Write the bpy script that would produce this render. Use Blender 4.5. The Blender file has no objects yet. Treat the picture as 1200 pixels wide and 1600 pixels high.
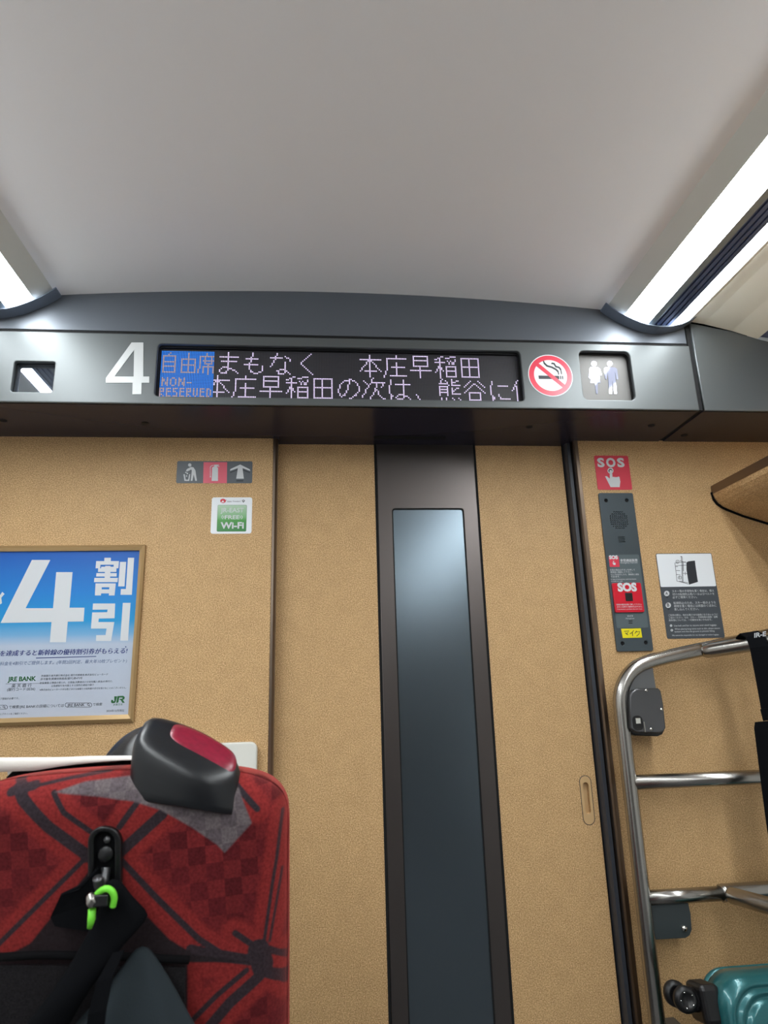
import bpy, bmesh, math, random
import numpy as np
from mathutils import Vector, Matrix
random.seed(4)
SC = bpy.context.scene
COL = SC.collection

# ------------------------------------------------------------------ camera
IW, IH = 1200, 1600
ZC = 1.18                                    # eye height of the seated photographer
_c = np.array([600., 800.])
_Z = np.array([489., -3010.]); _V = np.array([501., 1086.])   # vanishing points of verticals and of the train's length
FPX = math.sqrt(-np.dot(_Z - _c, _V - _c))
def _dir(p):
    v = np.array([p[0] - 600., p[1] - 800., FPX]); return v / np.linalg.norm(v)
_fy = _dir(_V); _uz = _dir(_Z); _uz = _uz - _fy * np.dot(_fy, _uz); _uz /= np.linalg.norm(_uz)
RM = np.array([np.cross(_fy, _uz), _fy, _uz])
def ray(x, y): return RM @ np.array([x - 600., y - 800., FPX])
def atY(x, y, Y):
    r = ray(x, y); t = Y / r[1]; return Vector((r[0] * t, Y, ZC + r[2] * t))
def atZ(x, y, z):
    r = ray(x, y); t = (z - ZC) / r[2]; return Vector((r[0] * t, r[1] * t, z))
def project(p):
    q = RM.T @ (np.array(p, float) - np.array([0, 0, ZC])); return 600 + FPX * q[0] / q[2], 800 + FPX * q[1] / q[2]

cam_d = bpy.data.cameras.new('camera')
cam = bpy.data.objects.new('camera', cam_d); COL.objects.link(cam)
cam_d.sensor_fit = 'VERTICAL'; cam_d.sensor_height = 36; cam_d.sensor_width = 27
cam_d.lens = FPX / IH * 36
m = Matrix.Identity(4)
for i in range(3):
    m[i][0] = RM[i, 0]; m[i][1] = -RM[i, 1]; m[i][2] = -RM[i, 2]
m[2][3] = ZC
cam.matrix_world = m
cam_d.clip_start = .02
cam_d.dof.use_dof = True; cam_d.dof.focus_distance = 1.95; cam_d.dof.aperture_fstop = 7.5
SC.camera = cam

# ------------------------------------------------------------------ world, exposure
w = bpy.data.worlds.new('world'); SC.world = w; w.use_nodes = True
w.node_tree.nodes['Background'].inputs[0].default_value = (.9, .95, 1, 1)
w.node_tree.nodes['Background'].inputs[1].default_value = 0.0
SC.view_settings.view_transform = 'Standard'; SC.view_settings.look = 'None'
SC.view_settings.gamma = 1; SC.view_settings.use_curve_mapping = False
SC.view_settings.exposure = 0.0
LIGHT = 30.0                                  # radiance of the ceiling light diffusers
try:
    SC.cycles.diffuse_bounces = 6
except Exception:
    pass

# ------------------------------------------------------------------ materials
def srgb(r, g, b):
    f = lambda c: (c / 255) / 12.92 if c <= 10 else (((c / 255) + .055) / 1.055) ** 2.4
    return (f(r), f(g), f(b), 1)
def newmat(name):
    mt = bpy.data.materials.new(name); mt.use_nodes = True
    nt = mt.node_tree; return mt, nt, nt.nodes['Principled BSDF']
def mat(name, col, rough=.5, metal=0., spec=.5, bump=0., bscale=300., var=0., vscale=200., coat=0.):
    mt, nt, p = newmat(name)
    p.inputs['Base Color'].default_value = col; p.inputs['Roughness'].default_value = rough
    p.inputs['Metallic'].default_value = metal; p.inputs['Specular IOR Level'].default_value = spec
    p.inputs['Coat Weight'].default_value = coat
    if bump or var:
        tc = nt.nodes.new('ShaderNodeTexCoord')
        if bump:
            n = nt.nodes.new('ShaderNodeTexNoise'); n.inputs['Scale'].default_value = bscale; n.inputs['Detail'].default_value = 3
            b = nt.nodes.new('ShaderNodeBump'); b.inputs['Strength'].default_value = bump; b.inputs['Distance'].default_value = .001
            nt.links.new(tc.outputs['Object'], n.inputs['Vector']); nt.links.new(n.outputs[0], b.inputs['Height'])
            nt.links.new(b.outputs[0], p.inputs['Normal'])
        if var:
            n = nt.nodes.new('ShaderNodeTexNoise'); n.inputs['Scale'].default_value = vscale; n.inputs['Detail'].default_value = 4
            r = nt.nodes.new('ShaderNodeValToRGB')
            r.color_ramp.elements[0].position = .3; r.color_ramp.elements[1].position = .7
            r.color_ramp.elements[0].color = tuple(c * (1 - var) for c in col[:3]) + (1,)
            r.color_ramp.elements[1].color = tuple(min(1, c * (1 + var)) for c in col[:3]) + (1,)
            nt.links.new(tc.outputs['Object'], n.inputs['Vector']); nt.links.new(n.outputs[0], r.inputs[0])
            nt.links.new(r.outputs[0], p.inputs['Base Color'])
    return mt
def emit(name, col, s, sample=True):
    mt, nt, p = newmat(name)
    p.inputs['Base Color'].default_value = (.6, .6, .6, 1) if sample else (.01, .01, .012, 1)
    p.inputs['Emission Color'].default_value = col; p.inputs['Emission Strength'].default_value = s
    if not sample:
        try: mt.cycles.emission_sampling = 'NONE'
        except Exception: pass
    return mt

def cork_material():
    mt, nt, p = newmat('cork_board')
    tc = nt.nodes.new('ShaderNodeTexCoord')
    a = nt.nodes.new('ShaderNodeTexNoise'); a.inputs['Scale'].default_value = 320; a.inputs['Detail'].default_value = 3; a.inputs['Roughness'].default_value = .7
    b = nt.nodes.new('ShaderNodeTexNoise'); b.inputs['Scale'].default_value = 22; b.inputs['Detail'].default_value = 3
    nt.links.new(tc.outputs['Object'], a.inputs['Vector']); nt.links.new(tc.outputs['Object'], b.inputs['Vector'])
    r = nt.nodes.new('ShaderNodeValToRGB'); e = r.color_ramp.elements
    e[0].position = .32; e[0].color = srgb(142, 109, 71)
    e[1].position = .68; e[1].color = srgb(238, 203, 158)
    k = e.new(.5); k.color = srgb(198, 161, 112)
    nt.links.new(a.outputs[0], r.inputs[0])
    r2 = nt.nodes.new('ShaderNodeValToRGB'); r2.color_ramp.elements[0].position = .3; r2.color_ramp.elements[1].position = .7
    r2.color_ramp.elements[0].color = (.91, .90, .89, 1); r2.color_ramp.elements[1].color = (1, 1, 1, 1)
    nt.links.new(b.outputs[0], r2.inputs[0])
    mx = nt.nodes.new('ShaderNodeMix'); mx.data_type = 'RGBA'; mx.blend_type = 'MULTIPLY'; mx.inputs[0].default_value = 1
    nt.links.new(r.outputs[0], mx.inputs[6]); nt.links.new(r2.outputs[0], mx.inputs[7])
    nt.links.new(mx.outputs[2], p.inputs['Base Color'])
    p.inputs['Roughness'].default_value = .55; p.inputs['Specular IOR Level'].default_value = .3
    bp = nt.nodes.new('ShaderNodeBump'); bp.inputs['Strength'].default_value = .15; bp.inputs['Distance'].default_value = .0006
    nt.links.new(a.outputs[0], bp.inputs['Height']); nt.links.new(bp.outputs[0], p.inputs['Normal'])
    return mt

def zramp_material(name, z0, z1, stops, rough=.35):
    """printed colour that runs from z0 (0) to z1 (1)"""
    mt, nt, p = newmat(name)
    tc = nt.nodes.new('ShaderNodeTexCoord'); s = nt.nodes.new('ShaderNodeSeparateXYZ')
    mr = nt.nodes.new('ShaderNodeMapRange'); mr.inputs['From Min'].default_value = z0; mr.inputs['From Max'].default_value = z1
    r = nt.nodes.new('ShaderNodeValToRGB')
    els = r.color_ramp.elements
    for i, (ps, c) in enumerate(stops):
        el = els[i] if i < 2 else els.new(ps)
        el.position = ps; el.color = c
    nt.links.new(tc.outputs['Object'], s.inputs[0]); nt.links.new(s.outputs[2], mr.inputs[0])
    nt.links.new(mr.outputs[0], r.inputs[0]); nt.links.new(r.outputs[0], p.inputs['Base Color'])
    p.inputs['Roughness'].default_value = rough
    return mt

M = dict(
    cork=cork_material(),
    ceiling=mat('ceiling_plastic', srgb(244, 242, 243), .5, bump=.03, bscale=500),
    beige=mat('beige_plastic', srgb(214, 213, 205), .45),
    cream=mat('cream_plastic', srgb(222, 219, 206), .45),
    light=emit('light_diffuser', (.93, .98, 1, 1), LIGHT),
    rail=mat('dark_rail', srgb(96, 110, 146), .4, .2),
    steel_edge=mat('grey_edge', srgb(160, 170, 174), .35, .5),
    fascia=mat('charcoal_satin_metal', srgb(94, 98, 99), .43, .5, bump=.02, bscale=900),
    upper=mat('slate_satin_metal', srgb(94, 99, 106), .43, .45),
    collar=mat('slate_collar', srgb(120, 130, 146), .4, .4),
    soffit=mat('brown_charcoal_gloss', srgb(50, 48, 62), .25, 0, .2),
    black=mat('black_plastic', srgb(13, 13, 15), .4),
    blackmat=mat('black_matte', srgb(12, 12, 14), .9, 0, .1),
    gap=mat('dark_gap', srgb(10, 10, 12), .9),
    gloss=mat('dark_glass', srgb(140, 148, 160), .03, .9),
    stile=mat('dark_brown_stile', srgb(92, 86, 84), .32, .8),
    pane=mat('smoked_pane', srgb(98, 109, 117), .24, .88),
    rubber=mat('grey_rubber', srgb(52, 56, 64), .45),
    bronze=mat('bronze_metal', srgb(136, 120, 106), .28, .95),
    steel=mat('brushed_steel', srgb(170, 167, 162), .26, 1.),
    steeldark=mat('grey_steel_plate', srgb(120, 122, 124), .33, .8),
    bracket=mat('slate_bracket', srgb(60, 66, 68), .4, .3),
    boxmetal=mat('pewter_box', srgb(92, 92, 94), .3, .7),
    screw=mat('bright_screw', srgb(225, 225, 220), .15, 1.),
    white=mat('white_print', srgb(208, 211, 214), .5),
    paper=mat('white_sticker', srgb(232, 236, 240), .35),
    silver=mat('silver_number', srgb(196, 199, 199), .4, .2),
    greysign=mat('grey_print', srgb(84, 90, 96), .4),
    plate=mat('grey_plate', srgb(72, 82, 88), .3, .25),
    plate2=mat('grey_label', srgb(86, 98, 102), .35),
    red=mat('red_print', srgb(214, 58, 78), .35),
    red2=mat('red_button_panel', srgb(206, 26, 48), .3),
    pinkred=mat('pink_red_print', srgb(222, 88, 108), .35),
    ringred=mat('ring_red', srgb(226, 62, 84), .3),
    darkprint=mat('dark_print', srgb(40, 44, 50), .5),
    navy=mat('navy_print', srgb(22, 42, 116), .5),
    bluegrey=mat('blue_grey_print', srgb(80, 96, 138), .5),
    green=mat('green_print', srgb(16, 92, 40), .5),
    yellow=mat('yellow_tape', srgb(232, 218, 20), .4),
    tanframe=mat('tan_metal_frame', srgb(178, 148, 104), .3, .4),
    handle=mat('tan_plastic', srgb(196, 162, 116), .45),
    tray=mat('cream_tray', srgb(222, 222, 214), .4),
    rubberblack=mat('grip_black', srgb(17, 19, 23), .32),
    inset=mat('crimson_inset', srgb(126, 22, 46), .3, var=.18, vscale=120),
    cloth=mat('white_cloth', srgb(226, 222, 214), .9, bump=.2, bscale=400),
    bagblack=mat('black_webbing', srgb(11, 12, 15), .9, 0, .08, bump=.3, bscale=600),
    bagteal=mat('slate_nylon', srgb(38, 45, 49), .85, 0, .15, bump=.3, bscale=350),
    mesh=mat('dark_net', srgb(34, 32, 34), .9, 0, .1, bump=.5, bscale=450, var=.4, vscale=500),
    cord=mat('lime_cord', srgb(120, 224, 60), .5),
    teal=mat('teal_shell', srgb(36, 100, 104), .28, .35, coat=.4, var=.08, vscale=300),
    tealtrim=mat('teal_rim', srgb(96, 168, 170), .25, .4),
    hair=mat('dark_hair', srgb(15, 13, 14), .4, bump=.4, bscale=120),
    skin=mat('skin', srgb(214, 170, 142), .5),
    jacket=mat('navy_jacket', srgb(36, 40, 54), .85),
    trousers=mat('grey_trousers', srgb(70, 70, 74), .85),
    floor=mat('floor_vinyl', srgb(74, 73, 74), .5),
    side=mat('side_wall', srgb(226, 226, 224), .5),
    endwall=mat('end_wall', srgb(84, 76, 70), .6),
    seatgrey=mat('seat_shell', srgb(70, 70, 74), .5),
    mirror=mat('mirror_figure', srgb(186, 190, 214), .06, .5),
    signmetal=mat('taupe_metal', srgb(88, 86, 84), .45, .25),
)

# ------------------------------------------------------------------ object helpers
def obj(name, me, material, parent=None, smooth=False):
    """link ONE mesh object; coordinates come in as world coordinates"""
    if isinstance(me, bmesh.types.BMesh):
        b = me; me = bpy.data.meshes.new(name); b.to_mesh(me); b.free()
    me.name = name
    o = bpy.data.objects.new(name, me); COL.objects.link(o)
    if parent is not None:
        off = Vector((0, 0, 0)); q = parent
        while q is not None:
            off += q.location; q = q.parent
        me.transform(Matrix.Translation(-off)); o.parent = parent
    me.materials.clear()
    for mm in (material if isinstance(material, (list, tuple)) else [material]): me.materials.append(mm)
    if smooth:
        for p in me.polygons: p.use_smooth = True
    return o
def tag(o, label, cat, group=None):
    o['label'] = label; o['category'] = cat
    if group: o['group'] = group
    return o
def thing(name, loc, label, cat, group=None):
    o = bpy.data.objects.new(name, None); COL.objects.link(o); o.location = loc; o.empty_display_size = .05
    return tag(o, label, cat, group)
def struct(o):
    o['kind'] = 'structure'; return o

def add_box(bm, x0, y0, z0, x1, y1, z1, bevel=0, seg=2):
    r = bmesh.ops.create_cube(bm, size=1)
    for v in r['verts']:
        v.co = Vector(((x0 + x1) / 2 + v.co.x * (x1 - x0), (y0 + y1) / 2 + v.co.y * (y1 - y0), (z0 + z1) / 2 + v.co.z * (z1 - z0)))
    if bevel:
        es = list({e for v in r['verts'] for e in v.link_edges})
        bmesh.ops.bevel(bm, geom=es, offset=bevel, segments=seg, affect='EDGES', profile=.5)
    return bm
def box(x0, y0, z0, x1, y1, z1, bevel=0, seg=2): return add_box(bmesh.new(), x0, y0, z0, x1, y1, z1, bevel, seg)

def extr(profile, axis, a, b, closed=True, bm=None):
    """extrude a 2-D profile along an axis: 'Y' profile is (x,z), 'Z' profile is (x,y)"""
    bm = bm or bmesh.new()
    P = (lambda p, t: (p[0], t, p[1])) if axis == 'Y' else (lambda p, t: (p[0], p[1], t))
    A = [bm.verts.new(P(p, a)) for p in profile]; B = [bm.verts.new(P(p, b)) for p in profile]
    n = len(profile)
    for i in range(n if closed else n - 1):
        j = (i + 1) % n; bm.faces.new((A[i], A[j], B[j], B[i]))
    if closed:
        bm.faces.new(A[::-1]); bm.faces.new(B)
    bmesh.ops.recalc_face_normals(bm, faces=bm.faces)
    return bm

def rr(x0, z0, x1, z1, r, n=5):
    r = min(r, abs(x1 - x0) / 2 - 1e-5, abs(z1 - z0) / 2 - 1e-5); pts = []
    for cx, cz, a in ((x1 - r, z1 - r, 0), (x0 + r, z1 - r, 90), (x0 + r, z0 + r, 180), (x1 - r, z0 + r, 270)):
        for k in range(n + 1):
            t = math.radians(a + 90 * k / n); pts.append((cx + r * math.cos(t), cz + r * math.sin(t)))
    return pts
def circ(cx, cz, r, n=24, ry=None):
    return [(cx + r * math.cos(2 * math.pi * k / n), cz + (ry or r) * math.sin(2 * math.pi * k / n)) for k in range(n)]

def plate_mesh(loops, y, th, bevel=0.):
    """filled 2-D shape (x,z loops; holes by even-odd rule) facing -Y with its front at y and thickness th"""
    cu = bpy.data.curves.new('tmp', 'CURVE'); cu.dimensions = '2D'; cu.fill_mode = 'BOTH'
    for lp in loops:
        s = cu.splines.new('POLY'); s.points.add(len(lp) - 1); s.use_cyclic_u = True
        for p, q in zip(s.points, lp): p.co = (q[0], q[1], 0, 1)
    cu.extrude = max(th / 2 - bevel, 1e-5) if th else 0
    if bevel: cu.bevel_depth = bevel; cu.bevel_resolution = 2; cu.offset = -bevel
    o = bpy.data.objects.new('tmp', cu); COL.objects.link(o)
    me = bpy.data.meshes.new_from_object(o.evaluated_get(bpy.context.evaluated_depsgraph_get()))
    bpy.data.objects.remove(o); bpy.data.curves.remove(cu)
    me.transform(Matrix.Translation((0, y + th / 2, 0)) @ Matrix.Rotation(math.pi / 2, 4, 'X'))
    return me
def px(pts, Y, ox=0, oy=0, s=1.0):
    """points of the photograph (crop origin ox,oy, zoom s) carried onto the plane y = Y"""
    out = []
    for a, b in pts:
        p = atY(ox + a / s, oy + b / s, Y); out.append((p.x, p.z))
    return out
def join(meshes):
    bm = bmesh.new()
    for me in meshes:
        bm.from_mesh(me); bpy.data.meshes.remove(me)
    return bm
def text_mesh(body, xl, xr, zb, Y, h=None, bold=0., shear=0., zr=None):
    cjk = any(ord(c) > 0x2e7f for c in body); heavy = bold if cjk else 0.; bold = 0. if cjk else bold
    """one line of writing on plane y=Y from xl to xr with its baseline at zb; h forces the em height"""
    cu = bpy.data.curves.new('tmp', 'FONT'); cu.body = body; cu.size = 1; cu.offset = bold; cu.shear = shear; cu.resolution_u = 3
    o = bpy.data.objects.new('tmp', cu); COL.objects.link(o)
    bpy.context.view_layer.update()
    me = bpy.data.meshes.new_from_object(o.evaluated_get(bpy.context.evaluated_depsgraph_get()))
    bpy.data.objects.remove(o); bpy.data.curves.remove(cu)
    if not len(me.vertices): return me
    x0 = min(v.co.x for v in me.vertices); x1 = max(v.co.x for v in me.vertices)
    s = (xr - xl) / (x1 - x0); sz = h if h else s
    k = 0 if zr is None else (zr - zb) / (xr - xl)
    for v in me.vertices:
        x = (v.co.x - x0) * s; v.co = Vector((xl + x, Y, zb + v.co.y * sz + k * x))
    if heavy:                                          # heavier strokes: the same line set again a hair to each side
        bm = bmesh.new(); bm.from_mesh(me)
        for d in (-1, 1):
            n0 = len(bm.verts); bm.from_mesh(me); bm.verts.ensure_lookup_table()
            for v in bm.verts[n0:]: v.co.x += d * heavy * sz * 1.6; v.co.y -= .00005 * (d + 2)
        bm.to_mesh(me); bm.free()
    return me
def tpx(body, x0, y0, x1, y1, Y, ox=0, oy=0, s=1., **kw):
    """as text_mesh, baseline given by its two ends in the photograph"""
    a = atY(ox + x0 / s, oy + y0 / s, Y); b = atY(ox + x1 / s, oy + y1 / s, Y)
    return text_mesh(body, a.x, b.x, (a.z + b.z) / 2, Y, **kw)

def tube(pts, r, n=16, bm=None, smooth_iter=0, caps=True):
    bm = bm or bmesh.new()
    pts = [Vector(p) for p in pts]
    rs = r if isinstance(r, (list, tuple)) else [r] * len(pts)
    for _ in range(smooth_iter):                       # corner cutting keeps the ends
        q = [pts[0]]; qr = [rs[0]]
        for i in range(len(pts) - 1):
            q += [pts[i].lerp(pts[i + 1], .25), pts[i].lerp(pts[i + 1], .75)]
            qr += [rs[i] * .75 + rs[i + 1] * .25, rs[i] * .25 + rs[i + 1] * .75]
        q.append(pts[-1]); qr.append(rs[-1]); pts, rs = q, qr
    rings = []; up = None
    for i, p in enumerate(pts):
        t = (pts[min(i + 1, len(pts) - 1)] - pts[max(i - 1, 0)]).normalized()
        if up is None: up = t.orthogonal().normalized()
        up = (up - t * up.dot(t)).normalized(); sd = t.cross(up)
        rings.append([bm.verts.new(p + (up * math.cos(2 * math.pi * k / n) + sd * math.sin(2 * math.pi * k / n)) * rs[i]) for k in range(n)])
    for a, b in zip(rings, rings[1:]):
        for k in range(n): bm.faces.new((a[k], a[(k + 1) % n], b[(k + 1) % n], b[k]))
    if caps: bm.faces.new(rings[0][::-1]); bm.faces.new(rings[-1])
    bmesh.ops.recalc_face_normals(bm, faces=bm.faces)
    return bm
def ribbon(pts, widths, wdir, th, bm=None):
    """flat webbing: centre line pts, full widths, width direction(s), thickness towards the viewer"""
    bm = bm or bmesh.new(); R = []
    for i, p in enumerate(pts):
        p = Vector(p); d = Vector(wdir[i] if isinstance(wdir, list) else wdir).normalized()
        t = (Vector(pts[min(i + 1, len(pts) - 1)]) - Vector(pts[max(i - 1, 0)])).normalized()
        nrm = t.cross(d).normalized(); wv = d * widths[i] / 2
        R.append([bm.verts.new(p + a * wv + b * nrm * th / 2) for a, b in ((-1, -1), (1, -1), (1, 1), (-1, 1))])
    for a, b in zip(R, R[1:]):
        for k in range(4): bm.faces.new((a[k], a[(k + 1) % 4], b[(k + 1) % 4], b[k]))
    bm.faces.new(R[0][::-1]); bm.faces.new(R[-1])
    bmesh.ops.recalc_face_normals(bm, faces=bm.faces)
    return bm
def disc_y(cx, cy, cz, r, th, n=20, bm=None, dome=0):
    bm = bm or bmesh.new()
    prof = [(r, 0), (r, -th * .6), (r * .85, -th), (0.0001, -th - dome)]
    R = []
    for rad, dy in prof:
        R.append([bm.verts.new((cx + rad * math.cos(2 * math.pi * k / n), cy + dy, cz + rad * math.sin(2 * math.pi * k / n))) for k in range(n)])
    for a, b in zip(R, R[1:]):
        for k in range(n): bm.faces.new((a[k], a[(k + 1) % n], b[(k + 1) % n], b[k]))
    bmesh.ops.recalc_face_normals(bm, faces=bm.faces)
    return bm
def solidify(o, th, off=0):
    md = o.modifiers.new('thickness', 'SOLIDIFY'); md.thickness = th; md.offset = off; return o
def subd(o, lv=2):
    md = o.modifiers.new('smooth', 'SUBSURF'); md.levels = lv; md.render_levels = lv
    for p in o.data.polygons: p.use_smooth = True
    return o

# ------------------------------------------------------------------ the carriage shell
YW, YD, YF = 2.0, 2.05, 1.745               # end wall, sliding door, front of the header
ZS, ZF = 1.971, 2.190                       # soffit and seam of the header
XR, XL, YB = 1.68, -1.55, -3.6
CX = .065                                   # centre line of the carriage
struct(obj('floor', box(XL, YB, -.05, XR, 2.3, 0), M['floor']))
struct(obj('wall_right', box(XR, YB, 0, XR + .05, 2.3, 2.5), M['side']))
struct(obj('wall_left', box(XL - .05, YB, 0, XL, 2.3, 2.5), M['side']))
struct(obj('wall_back', box(XL, YB - .05, 0, XR, YB, 2.5), M['endwall']))
prof = []
for k in range(25):
    x = -.752 + 1.634 * k / 24; prof.append((x, 2.345 - .036 * ((x - CX) / .817) ** 2))
prof += [(.882, 2.36), (CX, 2.40), (-.752, 2.36)]
struct(obj('ceiling', extr(prof, 'Y', YB, 1.80), M['ceiling']))
# cove panels between the lights and the side walls
for nm, mir in (('trim_1', False), ('trim_2', True)):
    pr = [(1.127, 2.257), (1.150, 2.268), (1.19, 2.262), (1.28, 2.240), (1.361, 2.214), (1.366, 2.222), (1.28, 2.258), (1.19, 2.28), (1.127, 2.28)]
    if mir: pr = [(2 * CX - a, b) for a, b in pr][::-1]
    struct(obj(nm, extr(pr, 'Y', YB, 1.743), M['cream']))
    pr = [(1.366, 2.222), (1.40, 2.218), (XR, 2.12), (XR, 2.20), (1.40, 2.26)]
    if mir: pr = [(2 * CX - a, b) for a, b in pr][::-1]
    struct(obj(nm.replace('1', '3') if not mir else 'trim_4', extr(pr, 'Y', YB, 1.743), M['rail']))
# the end wall: left and right of the doorway
bm = bmesh.new()
add_box(bm, XL, YW, 0, -.147, 2.09, ZS + .02, .002)
add_box(bm, .851, YW, 0, XR, 2.09, ZS + .02, .002)
struct(obj('wall_front', bm, M['cork']))
struct(obj('trim_5', extr([(-.147, 1.999), (-.140, 1.999), (-.134, 2.006), (-.134, 2.10), (-.147, 2.10)], 'Z', 0, ZS), M['bronze']))
jr = struct(obj('trim_6', extr([(.851, 1.998), (.851, 2.12), (.836, 2.12), (.836, 2.004), (.840, 1.998)], 'Z', 0, ZS), M['bronze']))
obj('rubber_seal', extr([(.833, 2.02), (.833, 2.12), (.819, 2.12), (.819, 2.03), (.822, 2.02)], 'Z', 0, ZS), M['rubber'], jr)
obj('guide_channel', box(.812, 2.075, 0, .838, 2.13, ZS), M['gap'], jr)

# ------------------------------------------------------------------ the sliding door
door = struct(obj('door_1', box(-.30, 2.066, .005, .182, 2.085, ZS + .03), M['cork']))
hx, hz = (.7655, .7955), (.795, .925)        # recessed grip in the right leaf
hole = rr(.772, .822, .789, .908, .0085, 6)
def shear_h(l): return [(x + (z - .86) * -.0, z) for x, z in l]
obj('cork_panel', plate_mesh([[(-.30, .005), (.178, .005), (.178, ZS + .03), (-.30, ZS + .03)]], YD, .016, .001), M['cork'], door)
obj('cork_panel', plate_mesh([[(.516, .005), (.814, .005), (.814, ZS + .03), (.516, ZS + .03)], hole], YD, .016, .001), M['cork'], door)
obj('door_core', box(.182, 2.07, .005, .90, 2.085, ZS + .03), M['gap'], door)
hd = obj('door_handle', plate_mesh([rr(.764, .793, .797, .926, .0165, 8), hole], YD - .0012, .004, .0008), M['handle'], door)
obj('handle_recess', box(.770, 2.062, .82, .791, 2.066, .910), M['handle'], hd)
obj('handle_outline', plate_mesh([rr(.7622, .7912, .7988, .9278, .0182, 8), rr(.764, .793, .797, .926, .0165, 8)], YD - .0004, .002), M['darkprint'], hd)
win = rr(.230, .12, .464, 1.752, .010, 5)
obj('centre_stile', plate_mesh([[(.185, .005), (.509, .005), (.509, ZS + .03), (.185, ZS + .03)], win], YD - .004, .016, .0012), M['stile'], door)
obj('edge_strip', box(.177, YD - .001, .005, .186, 2.07, ZS + .03), M['gap'], door)
obj('edge_strip', box(.508, YD - .001, .005, .517, 2.07, ZS + .03), M['gap'], door)
obj('window_gasket', plate_mesh([rr(.2295, .1195, .4645, 1.7525, .010, 5), rr(.233, .123, .461, 1.749, .008, 5)], YD - .0035, .010), M['gap'], door)
obj('window_pane', plate_mesh([rr(.232, .122, .462, 1.750, .009, 5)], YD + .001, .006), M['pane'], door)

# ------------------------------------------------------------------ header over the door
hp = thing('header_panel', (.1, 1.80, ZS), 'long charcoal header panel over the door, carrying the message board and silver number', 'header panel')
disp = px([(246, 538), (812, 549), (818, 626), (243, 620)], YF)
DX0, DX1, DZ0, DZ1 = -.457, .597, 1.994, 2.156
WX0, WX1, WZ0, WZ1 = -.838, -.731, 2.001, 2.0925
TX0, TX1, TZ0, TZ1 = .778, .938, 2.001, 2.161
obj('fascia', plate_mesh([[(XL, ZS), (1.1335, ZS), (1.1335, ZF - .004), (XL, ZF - .004)], rr(DX0, DZ0, DX1, DZ1, .012), rr(WX0, WZ0, WX1, WZ1, .006), rr(TX0, TZ0, TX1, TZ1, .016)], YF, .014, .003), M['fascia'], hp)
up = [(XL, ZF + .009), (1.133, ZF + .009), (1.133, 2.262), (1.10, 2.25), (1.0, 2.262), (.90, 2.30), (.872, 2.315)]
for k in range(21):
    x = .872 - 1.614 * k / 20; up.append((x, 2.350 - .036 * ((x - CX) / .817) ** 2))
up += [(2 * CX - .90, 2.30), (2 * CX - 1.0, 2.262), (2 * CX - 1.10, 2.25), (XL, 2.24)]
obj('upper_fascia', plate_mesh([up], 1.755, .01), M['upper'], hp)
obj('soffit', box(XL, YF + .006, ZS, 1.1335, 2.14, ZS + .012), M['soffit'], hp)
obj('shadow_gap', box(XL, 1.757, ZF - .008, 1.133, 1.771, ZF + .02), M['gap'], hp)
obj('gap_seal', box(1.1345, 1.752, ZS + .003, 1.148, 2.0, 2.262), M['gap'], hp)
obj('backing', box(XL, 1.772, ZS + .012, 1.13, 1.785, 2.24), M['gap'], hp)
for a in ((227, 661), (5, 657), (827, 667), (1018, 665)):
    p = atZ(*a, ZS)
    obj('screw_hole', extr([(p.x + .0105 * math.cos(t * math.pi / 8), p.y + .0105 * math.sin(t * math.pi / 8)) for t in range(16)], 'Z', ZS - .0012, ZS + .001), M['gap'], hp)
obj('slot', box(.172, 1.968, ZS - .003, .402, 1.990, ZS + .002, .001), M['gap'], hp)
FL = [(.868, 2.304), (.885, 2.289), (.902, 2.2765), (.925, 2.2635), (.947, 2.252), (.969, 2.2425), (.994, 2.2345), (1.028, 2.2292), (1.063, 2.231), (1.101, 2.2405), (1.134, 2.2565), (1.155, 2.269)]
for mir in (False, True):
    f = [(2 * CX - a, b) for a, b in FL][::-1] if mir else FL
    n_ = len(f)
    top = [(a, b + .004) for a, b in f][::-1]
    obj('light_collar', extr(f + top, 'Y', 1.712, 1.757), M['collar'], hp)

h2 = thing('header_panel', (1.4, 1.80, ZS), 'charcoal header panel section right of the black gap, above the overhead shelf', 'header panel')
obj('fascia', plate_mesh([[(1.149, ZS), (XR, ZS), (XR, 2.14), (1.361, 2.2165), (1.28, 2.241), (1.149, 2.266)]], YF, .014, .003), M['fascia'], h2)
obj('soffit', box(1.149, YF + .006, ZS, XR, 2.02, ZS + .012), M['soffit'], h2)
p = atZ(1069, 680, ZS)
obj('screw_hole', extr([(p.x + .0105 * math.cos(t * math.pi / 8), p.y + .0105 * math.sin(t * math.pi / 8)) for t in range(16)], 'Z', ZS - .0012, ZS + .001), M['gap'], h2)

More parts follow.
